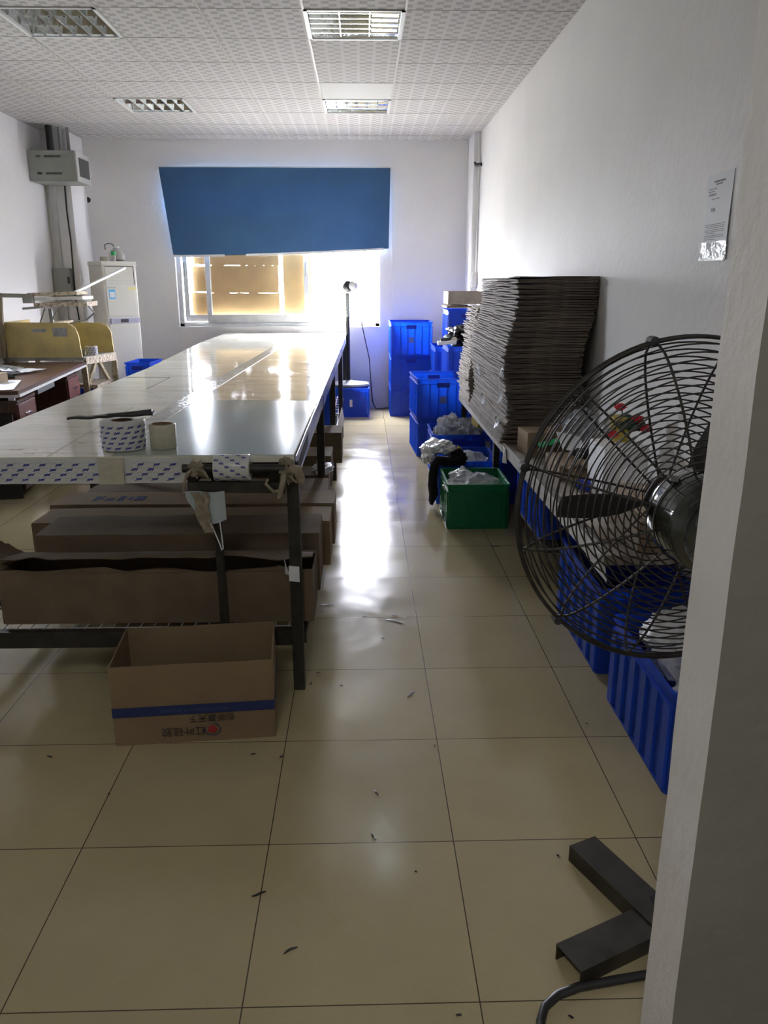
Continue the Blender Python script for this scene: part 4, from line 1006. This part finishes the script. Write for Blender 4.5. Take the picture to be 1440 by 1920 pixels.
d1 = board([(x, z, 7.56) for x, z in ((-3.30, .80), (-2.615, .80), (-2.63, 1.00), (-2.655, 1.07), (-2.72, 1.115), (-3.30, 1.12))], .018, 'divider_board')
d2 = board([(x, z, 8.12) for x, z in ((-3.28, .80), (-2.49, .80), (-2.50, 1.0), (-2.53, 1.06), (-2.60, 1.09), (-3.28, 1.09))], .018, 'divider_board')
mb = MB(); mb.box(-3.31, -3.29, 7.58, 8.13, .80, 1.12); mb.build('back_board', 'yellow', wb_)
mb = MB(); mb.box(-2.93, -2.86, 7.6, 8.12, 1.03, 1.115); mb.build('cross_board', 'cream', wb_)
for dd, xx, zz in ((d1, -2.86, 1.02), (d1, -3.05, 1.06)):
    MB().box(xx, xx + .13, 7.557, 7.559, zz - .03, zz + (.05 if xx > -2.9 else 0)).build('worn_label', M('worn_label_grey', (.36, .36, .34), .7, var=.3, vs=30), dd, 'pale worn label')
for (a, b_) in (((-2.515, 8.15, 0), (-2.50, 8.15, .72)), ((-2.60, 7.60, 0), (-2.62, 7.60, .75)), ((-3.26, 7.6, 0), (-3.26, 7.6, .77)), ((-3.26, 8.15, 0), (-3.26, 8.15, .77))):
    mb = MB(); mb.bar(a, b_, .035, .05); mb.build('leg', 'cream', wb_)
mb = MB(); mb.bar((-2.52, 8.14, .42), (-2.585, 7.9, .74), .03, .03); mb.bar((-2.62, 7.62, .50), (-2.56, 7.75, .74), .03, .03); mb.build('brace', 'cream', wb_)
mb = MB(); mb.slab(lambda u, v: (-2.72 + .20 * u, 7.62 + .5 * v, .52 + .01 * noise.noise(Vector((u * 3, v * 9, 0)))), 6, 12, .035); mb.build('lower_board', 'osb', wb_)
crate('dark blue crate under the yellow workbench', -2.88, -2.56, 7.7, 8.08, .12, .36)
roll('tape_roll', 'small printed tape roll on the yellow workbench', (-2.60, 7.80, BZ + .001), .055, .085, .03, 'liner', True)
roll('tape_roll', 'grey tape roll lying beside the printed roll on the workbench', (-2.72, 7.82, BZ + .001), .05, .05, .03, 'tape', False)
# raised rack with scuffed planks
rk = thing('plank_rack', 'raised rack above the workbench, with scuffed boards and post', 'rack', (-3.0, 7.6, .78))
mb = MB(); mb.bar((-3.315, 7.50, .80), (-3.275, 7.50, 1.38), .03, .035); mb.build('post', M('tan_post', (.30, .24, .15), .7), rk)
mb = MB(); mb.bar((-3.29, 7.50, 1.36), (-2.98, 7.52, 1.355), .03, .035); mb.build('rail', M('grey_rail', (.30, .28, .23), .7), rk)
mb = MB(); mb.bar((-2.87, 7.62, .80), (-2.875, 7.60, 1.24), .025, .03); mb.bar((-2.99, 7.62, 1.10), (-2.92, 7.60, 1.24), .015, .015); mb.bar((-2.86, 7.55, 1.13), (-2.80, 7.6, 1.24), .012, .012); mb.build('support', 'grey_metal', rk)
for i, (x0, x1, z, m_, yy) in enumerate(((-3.05, -2.60, 1.365, 'cream', 7.55), (-3.04, -2.545, 1.325, 'acwhite', 7.53), (-2.98, -2.50, 1.272, 'osb', 7.50))):
    mb = MB(); mb.slab(lambda u, v, x0=x0, x1=x1, z=z, yy=yy, i=i: (x0 + (x1 - x0) * u, yy + .30 * v, z + (.012 * u) + .004 * noise.noise(Vector((u * 7, v, i)))), 14, 4, .028 if i < 2 else .04)
    mb.build('plank', m_, rk)
mb = MB(); mb.cbox((-3.03, 7.52, 1.315), (.09, .05, .05)); mb.slab(lambda u, v: (-3.08 + .15 * u, 7.48 + .1 * v, 1.255 - .012 * (1 - u)), 3, 3, .02); mb.build('end_bracket', 'grey_metal', rk)
MB().tube([(-2.52, 7.6, 1.26), (-2.49, 7.65, 1.20), (-2.58, 7.7, 1.14), (-2.72, 7.75, 1.11), (-2.80, 7.8, 1.09)], .008, 8).build('flex_cable', 'grey_metal', None, 'grey cable looping below the scuffed boards', 'cable')
mb = MB(); mb.bar((-2.70, 7.80, 1.385), (-2.50, 8.80, 1.62), .026, .020); mb.build('white_trunking', 'white_metal', None, 'white trunking running up from the boards to the air conditioner', 'trunking')

# ------------------------------------------------------------------ air conditioner
ACR = R(42)
ac = thing('air_conditioner', 'ivory floor-standing air conditioner set diagonally in the back left corner', 'air conditioner', (-2.745, 8.80, 0), None, ACR)
AW, AD, AH = .392, .33, 1.69
def A(name, m_, *bx, par=ac, bevel=0, label=None):
    mb = MB()
    for b_ in bx: mb.box(*b_)
    return mb.build(name, m_, par, label, world=False, bevel=bevel)
A('cabinet', 'acwhite', (0, AW, 0, AD, 0, AH), bevel=.014)
A('top_cap', 'acwhite', (-.004, AW + .004, -.006, AD, AH - .045, AH), bevel=.006)
lv = A('air_outlet', 'acwhite', (.035, AW - .035, -.004, 0, 1.45, 1.645))
A('outlet_gap', 'darkin', (.035, AW - .035, -.0065, -.001, 1.632, 1.640), (AW - .040, AW - .034, -.0065, -.001, 1.45, 1.635), par=lv)
mb = MB()
for i in range(6): mb.box(.04, AW - .04, -.006, -.004, 1.465 + i * .028, 1.468 + i * .028)
mb.build('outlet_slat', 'grey_light', lv, world=False)
A('front_panel', 'acwhite', (.03, AW - .03, -.006, 0, 1.12, 1.435), bevel=.003)
cp = A('control_strip', M('lilac_grey_plastic', (.45, .43, .55), .4), (.05, AW - .004, -.010, 0, 1.045, 1.10), bevel=.002)
A('display', 'lcd', (.16, .25, -.012, -.010, 1.055, 1.090), par=cp)
A('button_row', 'inkgrey', *[(.08 + i * .018, .09 + i * .018, -.0115, -.010, 1.06, 1.085) for i in range(4)], *[(.27 + i * .02, .28 + i * .02, -.0115, -.010, 1.06, 1.085) for i in range(5)], par=cp)
A('lower_panel', 'acwhite', (.03, AW - .03, -.006, 0, .06, 1.035), bevel=.003)
A('energy_label', 'sky_label', (.055, .125, -.0075, -.006, 1.30, 1.40), label='light blue label with white middle')
A('label_centre', 'paper', (.062, .118, -.009, -.0075, 1.318, 1.375))
A('yellow_sticker', 'yellow_label', (.27, .375, -.0075, -.006, 1.395, 1.42))
A('logo', 'inkgrey', (.045, .062, -.0075, -.006, 1.412, 1.426), (.068, .10, -.0075, -.006, 1.415, 1.423), (.108, .135, -.0075, -.006, 1.415, 1.423))
def acp(lx, ly): return Vector((-2.745 + lx * math.cos(ACR) - ly * math.sin(ACR), 8.80 + lx * math.sin(ACR) + ly * math.cos(ACR), AH))
p = acp(.08, .10); roll('tape_roll', 'yellow tape roll on top of the air conditioner', (p.x, p.y, AH + .001), .038, .045, .025, 'tape', False)
p = acp(.26, .16); jg = thing('plastic_jug', 'round clear jug with dark handle on top of the air conditioner', 'jug', p)
mb = MB(); mb.lathe([(.05, 0), (.085, .02), (.09, .06), (.07, .10), (.035, .125), (.03, .14)], p, (0, 0, 1), 24); mb.build('jug_body', 'jug', jg)
mb = MB(); mb.lathe([(0, .14), (.034, .14), (.034, .155), (0, .16)], p, (0, 0, 1), 18); mb.build('jug_lid', 'white_metal', jg)
mb = MB(); mb.tube([p + Vector((-.10, -.06, .12)), p + Vector((-.10, -.06, .17)), p + Vector((-.07, -.05, .185)), p + Vector((-.03, -.03, .18)), p + Vector((-.01, -.02, .15))], .005, 8); mb.build('jug_handle', 'blackplastic', jg)
p = acp(.17, .05); gb = thing('green_capped_bottle', 'small bottle with a green cap beside the jug', 'bottle', p)
MB().lathe([(.022, 0), (.025, .05), (.02, .06)], p, (0, 0, 1), 16).build('bottle_body', 'jug', gb)
MB().lathe([(.024, .06), (.026, .10), (0, .102)], p, (0, 0, 1), 16).build('bottle_cap', 'leafgreen', gb)

# ------------------------------------------------------------------ wall cabinet, cables
wc = thing('wall_cabinet', 'grey metal network cabinet hung high on the left wall', 'cabinet', (-3.11, 8.9, 2.455))
mb = MB(); mb.box(-3.345, -2.875, 8.70, 9.10, 2.455, 2.745); mb.build('cabinet_body', 'grey_metal', wc, bevel=.003)
mb = MB()
for z in (2.69, 2.53):
    for x0, x1 in ((-3.26, -3.20), (-3.18, -3.01)):
        for i in range(int((x1 - x0) / .012)): mb.box(x0 + i * .012, x0 + i * .012 + .007, 8.697, 8.70, z - .01, z + .01)
mb.build('vent_slots', 'blackplastic', wc)
dr = MB().box(-2.875, -2.862, 8.705, 9.095, 2.46, 2.74).build('cabinet_door', 'grey_light', wc, bevel=.002)
MB().box(-2.862, -2.859, 8.77, 9.07, 2.51, 2.69).build('door_glass', 'glassdk', dr)
MB().tube([(-3.16, 8.85, 2.745), (-3.16, 8.85, 3.0)], .034, 12).build('flexible_duct', 'blackplastic', None, 'black flexible duct between wall cabinet and ceiling', 'duct')
MB().tube([(-3.09, 8.95, 2.745), (-3.085, 8.95, 3.0)], .018, 10).build('grey_conduit', 'grey_metal', None, 'grey conduit rising from the wall cabinet to the ceiling', 'conduit')
MB().box(-3.03, -3.0, 8.96, 8.98, 2.745, 3.0).build('conduit_bar', 'grey_metal', None, 'thin flat grey bar above the wall cabinet', 'conduit')
MB().box(-3.30, -3.245, 9.06, 9.104, .0, 2.455).build('wall_trunking', 'grey_light', None, 'pale grey trunking below the wall cabinet', 'trunking')
MB().tube([(-3.139, 9.09, 2.455), (-3.145, 9.09, 2.2), (-3.135, 9.09, 1.91), (-3.142, 9.09, 1.637), (-3.15, 9.09, 1.3), (-3.134, 9.09, 1.07), (-3.12, 9.09, .8), (-3.12, 9.09, .4)], .008, 8).build('black_cable', 'blackplastic', None, 'black cable hanging down the corner pillar below the cabinet', 'cable')
jb = thing('junction_box', 'grey junction box with black switch low on the corner pillar', 'electrical box', (-3.26, 9.05, 1.33))
MB().box(-3.34, -3.16, 9.02, 9.10, 1.30, 1.62).build('box_body', 'grey_metal', jb, bevel=.003); MB().box(-3.19, -3.165, 9.012, 9.02, 1.46, 1.53).build('switch', 'blackplastic', jb)
# right corner: pipe, bracket and switch
MB().tube([(1.262, 9.09, 1.55), (1.262, 9.09, 2.70), (1.25, 9.09, 3.0)], .008, 8).build('conduit', 'white_metal', None, 'thin white conduit down the right corner pillar', 'conduit')
mb = MB(); mb.tube([(1.215, 9.08, 2.70), (1.225, 9.06, 2.672), (1.245, 9.0, 2.668), (1.275, 8.98, 2.668)], [.012, .016, .018, .018], 10); mb.build('pipe_elbow', 'blackplastic', None, 'black pipe elbow high on the right corner pillar', 'pipe')
sw = thing('switch_box', 'small pale switch box low on the right corner pillar', 'switch', (1.24, 9.08, 1.42))
MB().box(1.222, 1.275, 9.05, 9.118, 1.42, 1.58).build('box_body', 'acwhite', sw, bevel=.003); MB().box(1.205, 1.225, 9.03, 9.05, 1.45, 1.55).build('cover', 'white_metal', sw, bevel=.003)

# notice on the right wall
nt_ = thing('wall_notice', 'printed notice in a clear sleeve taped to the right wall near the doorway', 'notice', (1.277, 2.97, 1.55))
def nf(u, v, o=0.): # u towards camera
    return (1.2765 - o + .0015 * math.sin(v * 5 + u * 3), 3.085 - .205 * u, 1.555 + .29 * v)
MB().slab(lambda u, v: nf(u, v), 6, 8, .0015).build('paper', mat['paper'], nt_)
mb = MB(); r3 = random.Random(5)
def ln(u0, u1, v, h=.012, gap=.5):
    u = u0
    while u < u1:
        w_ = r3.uniform(.015, .03); mb.add([nf(u, v, .002), nf(u + w_, v, .002), nf(u + w_, v + h, .002), nf(u, v + h, .002)], [(0, 1, 2, 3)]); u += w_ + .012
ln(.28, .72, .895, .022); ln(.36, .62, .865, .018)
for v, a, b_ in ((.82, .1, .4), (.79, .1, .35), (.76, .12, .42), (.745, .12, .40), (.70, .25, .55)): ln(a, b_, v)
for i, v in enumerate((.40, .38, .36, .335, .315, .295, .27, .25, .225)): ln(.06 if i not in (2, 5) else .12, .86 if i not in (5, 8) else .5, v, .010)
mb.add([nf(.25, .56, .002), nf(.40, .56, .002), nf(.40, .60, .002), nf(.25, .60, .002)], [(0, 1, 2, 3)])
mb.build('printed_lines', 'inkblack', nt_)
MB().slab(lambda u, v: nf(u * 1.08 - .04, -.02 + .22 * v, .003), 4, 3, .001).build('clear_sleeve', 'bag', nt_)
MB().slab(lambda u, v: nf(u * 1.0, -.03 + .04 * v, .004), 4, 2, .001).build('tape_strip', 'tape', nt_)

# ------------------------------------------------------------------ black offcuts on the floor
scr = [(0.138, 3.28, 0.085, -0.5), (-0.179, 3.479, 0.07, 0.3), (0.171, 2.625, 0.05, 1.1), (0.033, 2.035, 0.032, -1), (0.022, 1.841, 0.03, -1.2), (-0.268, 1.636, 0.038, 0.4), (-0.174, 1.46, 0.036, 0.5),
       (0.513, 1.75, 0.014, -0.8), (0.14, 3.345, 0.024, 0.1), (0.003, 3.337, 0.02, 0), (0.229, 2.279, 0.014, 1.3), (-0.205, 2.713, 0.018, 1), (-0.088, 2.693, 0.012, 0), (-1.017, 2.252, 0.021, -0.3),
       (-0.27, 2.232, 0.014, 1), (-0.363, 2.249, 0.017, 0.2), (0.08, 3.104, 0.014, 0), (-0.192, 3.397, 0.02, 1), (0.201, 3.331, 0.012, 0), (0.768, 2.402, 0.007, 0), (-0.766, 2.052, 0.008, 0), (0.191, 1.284, 0.012, 0),
       (0.424, 1.274, 0.012, -0.5), (0.767, 4.32, 0.05, 0), (-0.181, 2.802, 0.017, 0), (0.129, 1.703, 0.007, 0)]
big = {0: 'longest black offcut curving on the tiles beyond the open carton', 1: 'folded black offcut beside the table shelf cartons', 2: 'black offcut pointing away, right of the table leg',
       3: 'black offcut on the tile right of the open carton', 4: 'black offcut lying on a tile joint near the photo middle', 5: 'jagged black offcut on the near left tiles', 6: 'curved black offcut nearest the bottom of the floor'}
for i, (x, y, l, a) in enumerate(scr):
    ca, sa = math.cos(a), math.sin(a); wd = max(.0022, l * .07)
    def fn(u, v, i=i, x=x, y=y, l=l, ca=ca, sa=sa, wd=wd):
        t = (u - .5) * l; s_ = (v - .5) * wd * 2 * (1 - abs(2 * u - 1) ** 3 * .8) + .12 * l * math.sin(u * 3.1 + i) * (.5 if i % 2 else 1) * .6
        return (x + t * ca - s_ * sa, y + t * sa + s_ * ca, .0022 + .002 * abs(math.sin(u * 4 + i)))
    MB().slab(fn, 10, 2, .002).build('rubber_offcut', 'blackplastic', None, big.get(i, 'tiny black offcut scattered on the floor tiles'), 'scrap', 'black offcuts on the floor')
bpy.context.view_layer.update()
